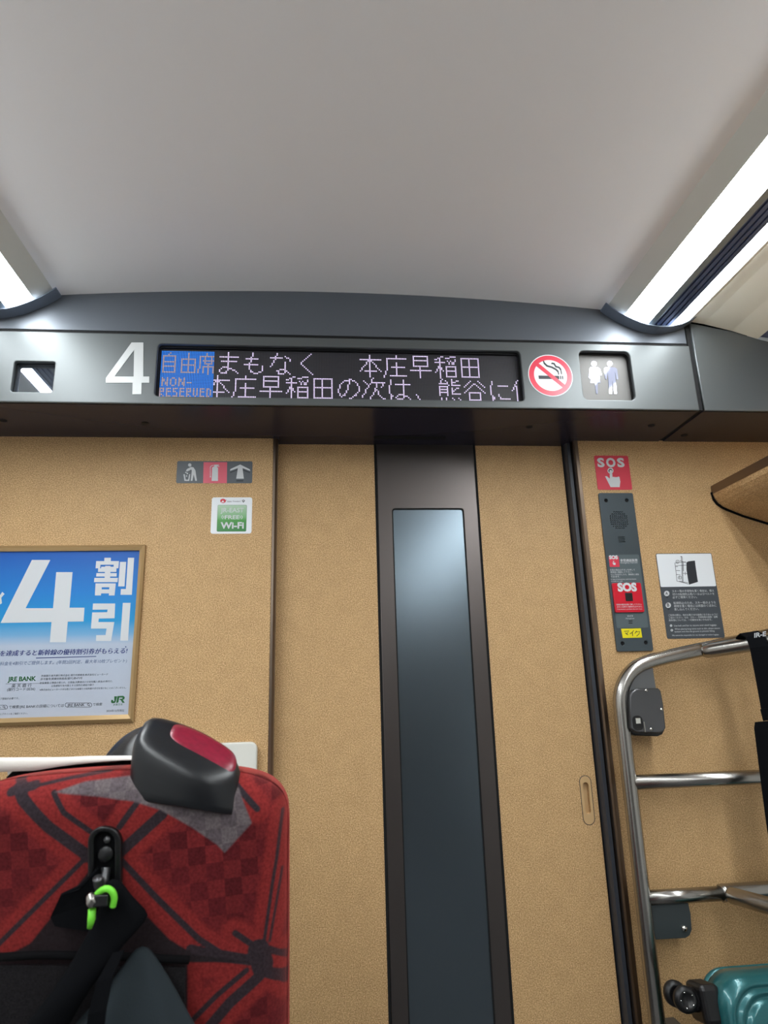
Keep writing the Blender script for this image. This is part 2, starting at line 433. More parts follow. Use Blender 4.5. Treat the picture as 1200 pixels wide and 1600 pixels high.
# ------------------------------------------------------------------ ceiling lights
def ceiling_light(mir, label):
    r = thing('ceiling_light', (2 * CX - 1.0 if mir else 1.0, 0, 2.25), label, 'ceiling light', 'ceiling light strips')
    mx = lambda l: [(2 * CX - a, b) for a, b in l][::-1] if mir else l
    e = 1.755
    obj('side_panel', extr(mx([(.880, 2.310), (.9285, 2.275), (.9285, 2.290), (.884, 2.322)]), 'Y', YB, e), M['beige'], r)
    obj('diffuser', extr(mx([(.9285, 2.2755), (.955, 2.2615), (.978, 2.2515), (.998, 2.2455), (.998, 2.26), (.935, 2.29)]), 'Y', YB, e), M['light'], r, False)
    obj('rail_edge', extr(mx([(.998, 2.2455), (1.016, 2.2435), (1.018, 2.2445), (1.018, 2.262), (.998, 2.262)]), 'Y', YB, e), M['steel_edge'], r)
    gr = [(1.018, 2.2475)]
    for k in range(3):
        a = 1.024 + k * .017
        gr += [(a, 2.2475), (a, 2.2520), (a + .006, 2.2520), (a + .006, 2.2475)]
    gr += [(1.077, 2.2475), (1.077, 2.266), (1.018, 2.266)]
    obj('vent_rail', extr(mx(gr), 'Y', YB, e), M['rail'], r)
    obj('diffuser', extr(mx([(1.077, 2.2475), (1.103, 2.2495), (1.127, 2.2555), (1.127, 2.268), (1.077, 2.266)]), 'Y', YB, e), M['light'], r)
ceiling_light(False, 'long double light strip along the ceiling on the right, both diffusers in view')
ceiling_light(True, 'light strip along the ceiling at the left edge, only one diffuser in view')

# ------------------------------------------------------------------ LED message board
led = thing('led_display', (.07, 1.76, 1.994), 'long LED message board with white Japanese text and a blue block at its left', 'message board')
mt, nt, p = newmat('led_matrix')
tc = nt.nodes.new('ShaderNodeTexCoord')
NC, NR = 224, 32
PX = (DX1 - DX0 - .012) / NC; PZ = (DZ1 - DZ0 - .014) / NR
LX, LZ = DX0 + .006, DZ1 - .010
sep = nt.nodes.new('ShaderNodeSeparateXYZ'); nt.links.new(tc.outputs['Object'], sep.inputs[0])
def cellmask(sock, off, pitch):
    a = nt.nodes.new('ShaderNodeMath'); a.operation = 'SUBTRACT'; a.inputs[1].default_value = off; nt.links.new(sock, a.inputs[0])
    b = nt.nodes.new('ShaderNodeMath'); b.operation = 'DIVIDE'; b.inputs[1].default_value = pitch; nt.links.new(a.outputs[0], b.inputs[0])
    c = nt.nodes.new('ShaderNodeMath'); c.operation = 'FRACT'; nt.links.new(b.outputs[0], c.inputs[0])
    d = nt.nodes.new('ShaderNodeMath'); d.operation = 'SUBTRACT'; d.inputs[1].default_value = .5; nt.links.new(c.outputs[0], d.inputs[0])
    e_ = nt.nodes.new('ShaderNodeMath'); e_.operation = 'ABSOLUTE'; nt.links.new(d.outputs[0], e_.inputs[0])
    g = nt.nodes.new('ShaderNodeMath'); g.operation = 'LESS_THAN'; g.inputs[1].default_value = .33; nt.links.new(e_.outputs[0], g.inputs[0])
    return g.outputs[0]
mu = nt.nodes.new('ShaderNodeMath'); mu.operation = 'MULTIPLY'
nt.links.new(cellmask(sep.outputs[0], LX - led.location.x, PX), mu.inputs[0]); nt.links.new(cellmask(sep.outputs[2], LZ - led.location.z, PZ), mu.inputs[1])
mx = nt.nodes.new('ShaderNodeMix'); mx.data_type = 'RGBA'; mx.inputs[6].default_value = srgb(14, 14, 20); mx.inputs[7].default_value = srgb(58, 56, 64)
nt.links.new(mu.outputs[0], mx.inputs[0]); nt.links.new(mx.outputs[2], p.inputs['Base Color']); p.inputs['Roughness'].default_value = .5
obj('matrix_panel', box(DX0 - .004, 1.768, DZ0 - .004, DX1 + .004, 1.772, DZ1 + .004), mt, led)
obj('recess_frame', plate_mesh([rr(DX0 - .006, DZ0 - .006, DX1 + .006, DZ1 + .006, .012), rr(DX0 + .003, DZ0 + .003, DX1 - .003, DZ1 - .004, .008)], 1.7592, .0085), M['black'], led)
G = {  # strokes on a 16 x 16 grid
 'ま': '2,3 13,3/3,6 12,6/7,0 7,11 5,10 3,11 2,12 3,14 6,14 7,12/8,11 11,12 13,14',
 'も': '6,0 5,4 4,9 5,13 8,14 11,13 12,11 12,9/2,4 9,4/1,8 9,8',
 'な': '1,3 8,3/5,0 4,4 1,9/10,2 13,4 13,5/10,6 10,12 9,14 6,14 5,12 7,11 10,11 13,14',
 'く': '10,0 4,6 4,7 11,14',
 '本': '1,3 14,3/7,0 7,15/6,4 1,11/8,4 14,11/4,11 11,11',
 '庄': '8,0 8,2/2,2 14,2/2,2 2,9 0,15/8,5 8,14/5,8 13,8/4,14 14,14',
 '早': '3,0 12,0 12,7 3,7 3,0/3,3 12,3/1,10 14,10/7,7 7,15',
 '稲': '6,0 1,2/1,4 7,4/4,2 4,15/4,6 1,11/4,7 6,10/14,0 8,1/9,3 10,5/11,3 12,5/14,2 13,5/8,7 14,7 14,14 8,14 8,7/8,10 14,10',
 '田': '2,1 13,1 13,14 2,14 2,1/7,1 7,14/2,7 13,7',
 'の': '8,2 7,7 5,12 3,13 1,10 2,5 5,2 9,1 13,4 14,8 12,12 8,14',
 '次': '1,2 3,4/3,7 0,13/7,0 4,6/6,3 14,3 12,6/9,4 8,9 4,15/9,8 11,12 15,15',
 'は': '2,1 1,7 2,14 3,12/5,4 14,4/10,1 10,12 9,14 7,14 5,13 7,11 10,11 14,14',
 '、': '2,11 4,14',
 '熊': '3,0 1,3 6,3/5,1 7,4/1,11 1,5 6,5 6,11/1,7 6,7/1,9 6,9/9,0 9,4 14,4/13,1 9,2/9,6 9,10 14,10/13,6 9,8/2,13 1,15/5,13 5,15/9,13 10,15/13,13 14,15',
 '谷': '5,1 1,5/10,1 14,5/7,3 1,9/8,3 14,9/4,9 11,9 11,14 4,14 4,9',
 'に': '3,1 2,7 3,14 4,12/7,4 13,4/7,10 8,13 14,13',
 '停': '4,0 0,7/3,4 3,15/9,0 9,2/5,2 14,2',
 '自': '1,2 8,2 8,13 1,13 1,2/1,6 8,6/5,0 4,2/1,9 8,9',
 '由': '1,4 9,4 9,13 1,13 1,4/5,0 5,13/1,8 9,8',
 '席': '5,0 5,2/1,2 10,2/1,2 1,9 0,13/3,5 9,5/4,3 4,7 8,7 8,3/3,13 3,9 9,9 9,13/6,7 6,14',
 'N': '0,5 0,0 2,3 3,5 3,0', 'O': '0,1 1,0 2,0 3,1 3,4 2,5 1,5 0,4 0,1', '-': '0,3 2,3', 'R': '0,5 0,0 2,0 2,2 0,3 2,5',
 'E': '2,0 0,0 0,5 2,5/0,2 2,2', 'S': '2,0 0,0 0,2 2,3 2,5 0,5', 'V': '0,0 0,3 1,5 2,3 2,0', 'D': '0,0 1,0 2,1 2,4 1,5 0,5 0,0'}
def dots(ch):
    S = set()
    for st in G[ch].split('/'):
        P = [tuple(map(int, q.split(','))) for q in st.split()]
        for (a, b), (c, d) in zip(P, P[1:]):
            n = max(abs(c - a), abs(d - b), 1)
            for k in range(n + 1): S.add((round(a + (c - a) * k / n), round(b + (d - b) * k / n)))
    return S
lit, lab = set(), set()
for col, row, s_ in ((33, 0, 'まもなく'), (121, 0, '本庄早稲田'), (27, 16, '本庄早稲田の次は、熊谷に停')):
    for i, ch in enumerate(s_):
        for a, b in dots(ch):
            q = (col + 16 * i + a, row + b)
            if 32 <= q[0] < NC: lit.add(q)
for col, row, s_, adv in ((0, 1, '自由席', 11), (1, 18, 'NON-', 5), (0, 25, 'RESERVED', 4)):
    for i, ch in enumerate(s_):
        for a, b in dots(ch):
            if col + adv * i + a < 32: lab.add((col + adv * i + a, row + b))
def led_mesh(cells, y, f=.74):
    bm = bmesh.new()
    for a, b in cells:
        x = LX + (a + .5) * PX; z = LZ - (b + .5) * PZ
        bm.faces.new([bm.verts.new((x + u * PX * f / 2, y, z + v * PZ * f / 2)) for u, v in ((-1, -1), (1, -1), (1, 1), (-1, 1))])
    return bm
obj('lettering', led_mesh(lit, 1.7672), emit('led_lilac_white', (.82, .70, 1., 1), 1.25, False), led)
obj('blue_block', led_mesh({(a, b) for a in range(32) for b in range(32)} - lab, 1.7674, .80), emit('led_blue', (.012, .21, .85, 1), 1.0, False), led)
obj('block_lettering', led_mesh(lab, 1.7672), emit('led_pale_orange', (.72, .58, .72, 1), .75, False), led)

# ------------------------------------------------------------------ marks on the header
def px1(pts, **k): return px(pts, YF - .0008, 0, 430, 2.5)
o4 = obj('car_number', plate_mesh([px1([(414, 401), (514, 263), (560, 263), (560, 396), (583, 396), (583, 420), (553, 420), (552, 465), (517, 465), (518, 420), (413, 420)]),
                                   px1([(447, 396), (522, 396), (524, 292)])], YF - .0012, .0012), M['silver'])
tag(o4, 'large silver-white number 4 on the dark header, left of the message board', 'number')
ns = thing('no_smoking_sticker', (.683, YF, 2.01), 'round red-ringed no smoking sticker between the message board and the toilet sign', 'sticker')
NX, NZ = .683, 2.077
obj('disc', plate_mesh([circ(NX, NZ, .068, 48)], YF - .0008, .0008), M['paper'], ns)
obj('ring', plate_mesh([circ(NX, NZ, .0655, 48), circ(NX, NZ, .0505, 48)], YF - .0011, .0003), M['ringred'], ns)
cgs = [plate_mesh([[(NX - .037, NZ - .012), (NX + .026, NZ - .012), (NX + .026, NZ - .001), (NX - .037, NZ - .001)]], YF - .0010, .0002)]
for a in (.0285, .0345): cgs.append(plate_mesh([[(NX + a, NZ - .012), (NX + a + .0035, NZ - .012), (NX + a + .0035, NZ - .001), (NX + a, NZ - .001)]], YF - .0010, .0002))
for P in ([(-.018, .050), (-.016, .040), (-.008, .031), (.006, .027), (.018, .020), (.024, .013), (.025, .003)], [(.006, .040), (.014, .039), (.019, .029), (.028, .027), (.033, .020), (.034, .004)]):
    L = [(NX + a, NZ + b) for a, b in P]; wd = .0026
    cgs.append(plate_mesh([[(a - wd * .5, b - wd) for a, b in L] + [(a + wd * .7, b + wd) for a, b in L[::-1]]], YF - .0010, .0002))
obj('cigarette_mark', join(cgs), M['darkprint'], ns)
c_, s_ = math.cos(math.radians(-43)), math.sin(math.radians(-43))
obj('bar', plate_mesh([[(NX + a * c_ - b * s_, NZ + a * s_ + b * c_) for a, b in ((-.053, -.0062), (.053, -.0062), (.053, .0062), (-.053, .0062))]], YF - .0013, .0002), M['ringred'], ns)

ts = thing('toilet_sign', ((TX0 + TX1) / 2, 1.77, TZ0), 'recessed square toilet sign with two shiny figures, right of the no smoking sticker', 'sign')
obj('back_plate', box(TX0 - .006, 1.768, TZ0 - .006, TX1 + .006, 1.772, TZ1 + .006), M['signmetal'], ts)
obj('recess_frame', plate_mesh([rr(TX0 - .007, TZ0 - .007, TX1 + .007, TZ1 + .007, .018), rr(TX0 + .001, TZ0 + .001, TX1 - .001, TZ1 - .001, .016)], 1.7592, .0088), M['black'], ts)
def px5(pts): return px(pts, 1.767, 815, 545, 6.486)
fw = [px5(circ(733, 152, 27, 20)), px5([(700, 185), (770, 185), (795, 205), (812, 265), (800, 272), (780, 225), (800, 345), (772, 345), (772, 455), (755, 455), (742, 345), (700, 345), (716, 235), (695, 305), (680, 290), (688, 205)])]
fm_ = [px5(circ(893, 152, 27, 20)), px5([(850, 188), (945, 188), (968, 205), (980, 308), (962, 312), (945, 230), (965, 455), (940, 455), (920, 320), (915, 455), (888, 455), (872, 240), (862, 312), (846, 305), (833, 205)])]
obj('woman_figure', join([plate_mesh([l], 1.7668, .0011) for l in fw]), M['mirror'], ts)
obj('man_figure', join([plate_mesh([l], 1.7668, .0011) for l in fm_]), M['mirror'], ts)

cw = thing('inspection_window', ((WX0 + WX1) / 2, 1.77, WZ0), 'small dark glossy window in the header left of the number 4, reflecting a light strip', 'window')
obj('dark_pane', box(WX0 - .006, 1.7665, WZ0 - .006, WX1 + .006, 1.771, WZ1 + .006), M['gloss'], cw)
obj('recess_frame', plate_mesh([rr(WX0 - .007, WZ0 - .007, WX1 + .007, WZ1 + .007, .008), rr(WX0 + .001, WZ0 + .001, WX1 - .001, WZ1 - .001, .006)], 1.7592, .0072), M['black'], cw)

# ------------------------------------------------------------------ poster
PXL, PXR, PZB, PZT = -1.25, -.5185, 1.122, 1.6265
po = thing('framed_poster', (-.88, YW, PZB), 'blue and white discount poster with a huge white 4, in a tan frame', 'poster')
fr = bmesh.new(); fwid = .0235
fo = [(PXL, PZB), (PXR, PZB), (PXR, PZT), (PXL, PZT)]; fi = [(PXL + fwid * .62, PZB + fwid * .9), (PXR - fwid * .62, PZB + fwid * .9), (PXR - fwid * .62, PZT - fwid * .75), (PXL + fwid * .62, PZT - fwid * .75)]
mid = [(a * .55 + c * .45, b * .55 + d * .45) for (a, b), (c, d) in zip(fo, fi)]
R = [[fr.verts.new((a, y, b)) for a, b in L] for L, y in ((fo, 1.9995), (fo, 1.9915), (mid, 1.985), (fi, 1.988), (fi, 1.9995))]
for a, b in zip(R, R[1:]):
    for k in range(4): fr.faces.new((a[k], a[(k + 1) % 4], b[(k + 1) % 4], b[k]))
bmesh.ops.recalc_face_normals(fr, faces=fr.faces)
obj('frame', fr, M['tanframe'], po)
YP = 1.9935
zz = lambda y: atY(100, y, YP).z - PZB
sheet = zramp_material('poster_print', zz(1128), zz(856), [(0, srgb(182, 188, 202)), (1, srgb(0, 80, 172)), ((1128 - 1012) / 272, srgb(176, 188, 206)), ((1128 - 996) / 272, srgb(112, 166, 208)), ((1128 - 975) / 272, srgb(4, 144, 204)), ((1128 - 930) / 272, srgb(0, 122, 202))], .5)
obj('sheet', box(PXL + .01, YP, PZB + .01, PXR - .008, YP + .003, PZT - .012), sheet, po)
q = lambda pts: px(pts, YP, 0, 840, 5)
big = [plate_mesh([q(l)], YP - .0006, .0006) for l in (
    [(250, 175), (393, 175), (200, 552), (415, 552), (440, 270), (567, 270), (543, 548), (660, 548), (653, 655), (530, 657), (515, 818), (390, 818), (403, 660), (5, 667)],
    [(816, 158), (866, 158), (866, 184), (930, 184), (925, 240), (888, 240), (889, 212), (785, 212), (782, 240), (747, 240), (752, 184), (815, 184)],
    [(790, 228), (822, 228), (822, 222), (863, 222), (863, 228), (893, 228), (893, 240), (910, 240), (909, 268), (862, 268), (862, 278), (912, 278), (911, 304), (860, 304), (860, 315), (922, 315), (918, 348), (735, 348), (738, 315), (818, 315), (818, 304), (752, 304), (754, 278), (819, 278), (820, 268), (766, 268), (768, 240), (790, 240)],
    [(938, 190), (986, 190), (973, 381), (924, 381)],
    [(1000, 158), (1048, 158), (1030, 447), (942, 447), (945, 402), (984, 402)],
    [(727, 515), (900, 515), (895, 630), (772, 632), (768, 660), (893, 660), (868, 808), (750, 808), (752, 763), (825, 762), (833, 711), (711, 711), (721, 585), (838, 583), (841, 562), (724, 563)],
    [(960, 510), (1020, 510), (1000, 805), (940, 805)],
    [(-60, 455), (0, 452), (18, 425), (36, 440), (10, 470), (16, 512), (2, 522), (-12, 490), (-60, 500)])]
big.append(plate_mesh([q([(747, 358), (905, 358), (895, 452), (850, 452), (852, 436), (790, 436), (789, 452), (742, 452)]), q([(795, 388), (855, 388), (853, 405), (794, 405)])], YP - .0006, .0006))
obj('large_characters', join(big), M['white'], po)
YT = YP - .0005
tp = lambda body, x0, x1, y, **k: tpx(body, x0, y, x1, y, YT, 0, 840, 5, **k)
A_ = tp('を達成すると新幹線の優待割引券がもらえる!', 0, 993, 912, bold=.016, shear=.12)
obj('headline', join([A_, plate_mesh([q([(282, 938), (752, 926), (752, 931), (282, 944)])], YT, .0003), plate_mesh([q(circ(983, 854, 5, 8))], YT, .0003)]), M['navy'], po)
obj('subheadline', join([tp('料金を4割引でご提供します。(年間2回判定、最大年10枚プレゼント)', 0, 990, 985, shear=.12)]), M['bluegrey'], po)
sm = [tp('所属銀行:楽天銀行株式会社 銀行代理業者:株式会社ビューカード', 322, 842, 1081), tp('許可番号:関東財務局長(銀代)第473号', 317, 642, 1109),
      tp('取扱業務:①預金の受入れ、②資金(消費者向けの住宅購入資金)の貸付け、', 312, 880, 1136), tp('③為替取引を内容とする契約の締結の媒介', 400, 734, 1161),
      tp('※株式会社ビューカードがお客さまから金銭その他財産の交付を受けることはございません。', 310, 986, 1187), tp('楽 天 銀 行', 90, 245, 1168), tp('(銀行コード:0036)', 55, 272, 1195),
      tp('プ登録が必要です。', 0, 148, 1264), tp('で検索/JRE BANKの詳細については', 68, 498, 1328), tp('JRE BANK', 525, 660, 1318, bold=.01), tp('で検索', 725, 797, 1312),
      tp('ェブサイトをご確認ください。', 0, 216, 1382), tp('2024年12月現在', 830, 970, 1360), tp('K', -2, 8, 1333, h=.004),
      plate_mesh([q(rr(508, 1290, 718, 1326, 17)), q(rr(511, 1293, 715, 1323, 15))], YT, .0003), plate_mesh([q(rr(-40, 1308, 60, 1342, 17)), q(rr(-38, 1311, 57, 1339, 15))], YT, .0003),
      plate_mesh([q(circ(690, 1304, 9, 12)), q(circ(690, 1304, 6, 12))], YT, .0003), plate_mesh([q([(696, 1309), (704, 1316), (701, 1319), (693, 1312)])], YT, .0003),
      plate_mesh([q(circ(31, 1322, 9, 12)), q(circ(31, 1322, 6, 12))], YT, .0003), plate_mesh([q([(37, 1327), (45, 1334), (42, 1337), (34, 1330)])], YT, .0003),
      plate_mesh([q([(45, 1142), (315, 1138), (315, 1140), (45, 1144)])], YT, .0003)]
obj('small_print', join(sm), M['darkprint'], po)
jl = [plate_mesh([q([(893, 1240), (915, 1240), (905, 1280), (897, 1292), (875, 1294), (868, 1285), (870, 1268), (884, 1268), (885, 1279), (893, 1278)])], YT, .0003),
      plate_mesh([q([(918, 1238), (962, 1236), (975, 1246), (972, 1262), (960, 1268), (975, 1290), (957, 1291), (943, 1268), (935, 1268), (936, 1260), (956, 1258), (958, 1250), (932, 1250), (925, 1288), (908, 1292)])], YT, .0003),
      tp('JR東日本', 884, 958, 1311)]
obj('company_mark', join(jl), M['green'], po)
obj('bank_name', join([tp('JRE BANK', 60, 280, 1120, bold=.035)]), M['green'], po)

# ------------------------------------------------------------------ stickers on the left panel
ps = thing('pictogram_sticker', (-.325, YW, 1.82), 'long sticker with litter, fire extinguisher and arrow pictograms on the cork panel', 'sticker')
YK = YW - .0012
k6 = lambda pts: px(pts, YK, 260, 700, 7.5)
SX0, SX1, SZ0, SZ1 = -.441, -.2105, 1.8215, 1.8935
obj('sheet', plate_mesh([rr(SX0, SZ0, SX1, SZ1, .005)], YK, .001), M['greysign'], ps)
obj('red_field', plate_mesh([k6([(436, 166), (712, 166), (708, 412), (430, 412)])], YK - .0003, .0003), M['pinkred'], ps)
pk = [k6(circ(274, 200, 20, 16)), k6([(245, 245), (290, 222), (318, 228), (340, 262), (358, 385), (338, 385), (320, 310), (305, 385), (285, 385), (298, 265), (292, 252), (245, 276), (228, 268)]),
      k6([(200, 308), (215, 308), (226, 372), (256, 372), (268, 308), (280, 306), (268, 386), (212, 386)]), k6(circ(229, 287, 8, 10)), k6(circ(246, 299, 9, 10)), k6(circ(237, 329, 8, 10)),
      k6([(536, 232), (548, 222), (560, 218), (560, 196), (614, 196), (618, 204), (590, 208), (622, 216), (620, 222), (590, 216), (592, 222), (606, 234), (604, 386), (530, 386)]),
      k6([(555, 204), (530, 212), (518, 226), (518, 328), (524, 344), (508, 344), (512, 326), (512, 222), (528, 206), (555, 199)]),
      k6([(865, 194), (976, 250), (984, 270), (892, 236), (908, 360), (818, 360), (838, 236), (746, 268), (750, 248)])]
for nm, sel in (('litter_pictogram', pk[:6]), ('extinguisher_pictogram', pk[6:8]), ('arrow_pictogram', pk[8:])):
    obj(nm, join([plate_mesh([l], YK - .0006, .0003) for l in sel]), M['white'], ps)
obj('arrow_shadow', join([plate_mesh([l], YK - .0003, .0002) for l in (k6([(748, 284), (838, 248), (837, 258), (750, 294)]), k6([(893, 250), (978, 284), (978, 294), (893, 262)]), k6([(820, 378), (902, 378), (900, 392), (818, 392)]))]), M['darkprint'], ps)

ws = thing('wifi_sticker', (-.27, YW, 1.66), 'white square sticker with a green wireless network label below the pictograms', 'sticker')
k7 = lambda pts: px(pts, YK, 320, 765, 14.118)
WXa, WXb, WZa, WZb = -.331, -.2085, 1.6605, 1.7755
obj('sheet', plate_mesh([rr(WXa, WZa, WXb, WZb, .007)], YK, .001), M['paper'], ws)
a, b = k7([(290, 345), (915, 920)]); GX0, GX1, GZ0, GZ1 = a[0], b[0] - .001, b[1], a[1]
obj('dark_edge', plate_mesh([rr(GX0 - .0007, GZ0 - .0006, GX1 + .0007, GZ1 + .0008, .004)], YK - .0003, .0003), M['green'], ws)
obj('green_field', plate_mesh([rr(GX0, GZ0, GX1, GZ1, .0035)], YK - .0005, .0002),
    zramp_material('green_print_blend', GZ0 - 1.66, GZ1 - 1.66, [(0, srgb(30, 118, 48)), (1, srgb(178, 206, 178)), (.42, srgb(62, 146, 54)), (.55, srgb(118, 176, 118))]), ws)
t7 = lambda body, x0, x1, y, **k: tpx(body, x0, y, x1, y, YK - .0009, 320, 765, 14.118, **k)
arcs = []
for cx, sgn in ((430, -1), (775, 1)):
    for r_ in (45, 82):
        L = [(cx + sgn * (r_ * math.cos(t) - 22), 610 + r_ * .72 * math.sin(t)) for t in [(-50 + 100 * i / 8) * math.pi / 180 for i in range(9)]]
        L2 = [(cx + sgn * ((r_ - 14) * math.cos(t) - 22), 610 + (r_ - 14) * .72 * math.sin(t)) for t in [(-50 + 100 * i / 8) * math.pi / 180 for i in range(9)]]
        arcs.append(plate_mesh([k7(L + L2[::-1])], YK - .0009, .0002))
obj('white_lettering', join([t7('JR-EAST', 350, 858, 500, bold=.012), t7('FREE', 440, 765, 650, bold=.02, h=.0172), t7('Wi-Fi', 345, 860, 855, bold=.035, h=.0275)] + arcs), M['white'], ws)
obj('small_heading', join([t7('Japan. Freedom!', 495, 790, 272), plate_mesh([k7([(818, 245), (852, 222), (888, 245), (852, 290)]), k7([(835, 248), (852, 236), (870, 248), (852, 264)])], YK - .0006, .0002)]), M['darkprint'], ws)
obj('red_emblem', join([plate_mesh([k7(circ(402, 250, 62, 24, 48)), k7([(360, 285), (400, 235), (430, 280)])], YK - .0006, .0002), plate_mesh([k7([(440, 240), (484, 225), (486, 232), (445, 256)])], YK - .0006, .0002)]), M['red2'], ws)

# ------------------------------------------------------------------ tray on the wall
tr = obj('folding_tray', plate_mesh([rr(-.512, .80, -.176, 1.0595, .020, 6)], 1.972, .026, .004), M['tray'])
tag(tr, 'cream folding tray stowed on the cork wall behind the red seat', 'tray')

# ------------------------------------------------------------------ signs on the right panel
ss = thing('sos_sticker', (.96, YW, 1.80), 'red square SOS sticker with a pressing hand, above the grey intercom plate', 'sticker')
AX0, AX1, AZ0, AZ1 = .9025, 1.0195, 1.8005, 1.9185
obj('sheet', plate_mesh([rr(AX0, AZ0, AX1, AZ1, .005)], YK, .001), M['red'], ss)
k4 = lambda pts, y=0: px(pts, YK, 920, 700, 15)
def hand(k, Y):
    return [plate_mesh([k(circ(507, 532, 70, 20)), k(circ(507, 535, 46, 20))], Y, .0002),
            plate_mesh([k([(483, 530), (492, 515), (525, 515), (542, 530), (556, 680), (600, 676), (612, 690), (640, 676), (655, 690), (680, 672), (716, 676), (738, 790), (722, 918), (510, 918), (380, 665), (420, 660), (492, 722), (490, 600)])], Y - .0001, .0002)]
t4 = lambda body, x0, x1, y, **kw: tpx(body, x0, y, x1, y, YK - .0004, 920, 700, 15, **kw)
obj('lettering', join([t4(c, a, b, 437, bold=.045, h=.042) for c, a, b in (('S', 210, 378), ('O', 418, 636), ('S', 676, 846))]), M['white'], ss)
obj('hand_mark', join(hand(k4, YK - .0004)), M['white'], ss)
obj('button_mark', plate_mesh([k4(circ(507, 535, 46, 16))], YK - .0002, .0002), M['darkprint'], ss)

ic = thing('emergency_intercom', (.958, YW, 1.2825), 'tall grey emergency intercom plate with a red SOS button panel', 'intercom')
IX0, IX1, IZ0, IZ1 = .9005, 1.0165, 1.2825, 1.788
holes = [circ(a, b, .0065, 14) for a, b in ((.923, 1.7625), (.993, 1.763), (.921, 1.3065), (.9955, 1.3075))]
GCX, GCZ = .9585, 1.6965
for i in range(-4, 5):
    for j in range(-4, 5):
        if i * i + j * j <= 21:
            x, z = GCX + i * .0068, GCZ + j * .0068; holes.append([(x - .002, z - .002), (x + .002, z - .002), (x + .002, z + .002), (x - .002, z + .002)])
for k in range(4): holes.append([(.949, 1.6395 - k * .0052), (.971, 1.6395 - k * .0052), (.971, 1.6418 - k * .0052), (.949, 1.6418 - k * .0052)])
obj('plate', plate_mesh([rr(IX0, IZ0, IX1, IZ1, .006)] + holes, 1.9935, .005, .0003), M['plate'], ic)
obj('dark_backing', box(IX0 + .003, 1.9975, IZ0 + .003, IX1 - .003, 1.9995, IZ1 - .003), M['gap'], ic)
YI = 1.993
k3 = lambda pts: px(pts, YI, 920, 760, 5.926)
t3 = lambda body, x0, x1, y, Y=YI - .0008, **kw: tpx(body, x0, y, x1, y, Y, 920, 760, 5.926, **kw)
x0, x1 = k3([(176, 0)])[0][0], k3([(452, 640)])[0][0]
zt, zb = k3([(310, 632)])[0][1], k3([(340, 1310)])[0][1]
obj('label_sheet', plate_mesh([rr(.9085, zb, 1.0095, zt, .004)], YI, .0006), M['plate2'], ic)
a, b = k3([(180, 648), (286, 745)]); obj('red_symbol', plate_mesh([rr(a[0] + .001, b[1], b[0], a[1], .002)], YI - .0004, .0004), M['red'], ic)
hk = lambda pts: k3([(232 + (x_ - 560) * .085, 705 + (y_ - 700) * .085 + 4) for x_, y_ in pts])
pr_ = [t3('SOS', 190, 270, 672, bold=.05), t3('非常通話装置', 292, 452, 695, bold=.02), t3('Emergency intercom', 295, 452, 712), t3('非常の場合はボタンを押して', 196, 428, 780), t3('乗務員に連絡して下さい。', 200, 400, 800),
       t3('ランプが点灯したら、乗務員と通話', 203, 465, 822), t3('できます。', 205, 290, 843), t3('In case of emergency, push the button', 205, 440, 864), t3('to notify the crew.', 207, 315, 882),
       t3('マイク', 356, 410, 1208, bold=.03), t3('Microphone', 343, 422, 1228)]
obj('hand_mark', join(hand(hk, YI - .0008)), M['white'], ic)
obj('white_print', join(pr_), M['white'], ic)
a, b = k3([(205, 898), (520, 1165)])
rp = obj('button_panel', plate_mesh([rr(a[0] + .001, b[1], b[0] - .004, a[1], .004)], YI - .006, .006, .001), M['red2'], ic); rp['label'] = 'red SOS button panel'
BX = (a[0] + b[0] - .003) / 2
a2, b2 = k3([(330, 992), (398, 1060)])
obj('push_button', plate_mesh([rr(a2[0], b2[1], b2[0], a2[1], .001)], YI - .009, .004, .001), M['black'], rp)
obj('button_frame', plate_mesh([rr(a2[0] - .0012, b2[1] - .0012, b2[0] + .0012, a2[1] + .0012, .001), rr(a2[0], b2[1], b2[0], a2[1], .001)], YI - .0066, .001), M['darkprint'], rp)
Yr = YI - .0066
obj('panel_heading', join([t3('SOS', 270, 448, 968, Yr, bold=.055)]), M['white'], rp)
obj('panel_lettering', join([t3('非常の場合は強く押して下さい。', 256, 492, 1100, Yr, bold=.01), t3('ボタンを押すと電車が止まります。', 260, 496, 1121, Yr, bold=.01), t3('If the button is pushed, the train stops.', 262, 498, 1141, Yr)]), M['white'], rp)
a, b = k3([(304, 1318), (494, 1400)])
yt = obj('tape_label', plate_mesh([[(a[0], b[1]), (b[0], b[1]), (b[0] - .001, a[1]), (a[0] - .002, a[1])]], YI - .0008, .0007), M['yellow'], ic); yt['label'] = 'yellow handwritten tape label'
def stroke(pts, w_, k, Y, t=.0003):
    L = []; Rr = []
    for i, (x, y) in enumerate(pts):
        x_a, y_a = pts[max(i - 1, 0)]; x_b, y_b = pts[min(i + 1, len(pts) - 1)]
        n_ = math.hypot(x_b - x_a, y_b - y_a) or 1; nx, ny = -(y_b - y_a) / n_ * w_, (x_b - x_a) / n_ * w_
        L.append((x + nx, y + ny)); Rr.append((x - nx, y - ny))
    return plate_mesh([k(L + Rr[::-1])], Y, t)
obj('handwriting', join([stroke(l, 3, k3, YI - .0014) for l in ([(325, 1342), (372, 1338), (352, 1362), (345, 1368)], [(335, 1356), (362, 1376)], [(415, 1334), (395, 1356), (378, 1366)], [(402, 1350), (404, 1386)],
    [(440, 1338), (430, 1356), (424, 1362)], [(438, 1346), (472, 1344), (462, 1368), (440, 1388)])]), M['darkprint'], yt)
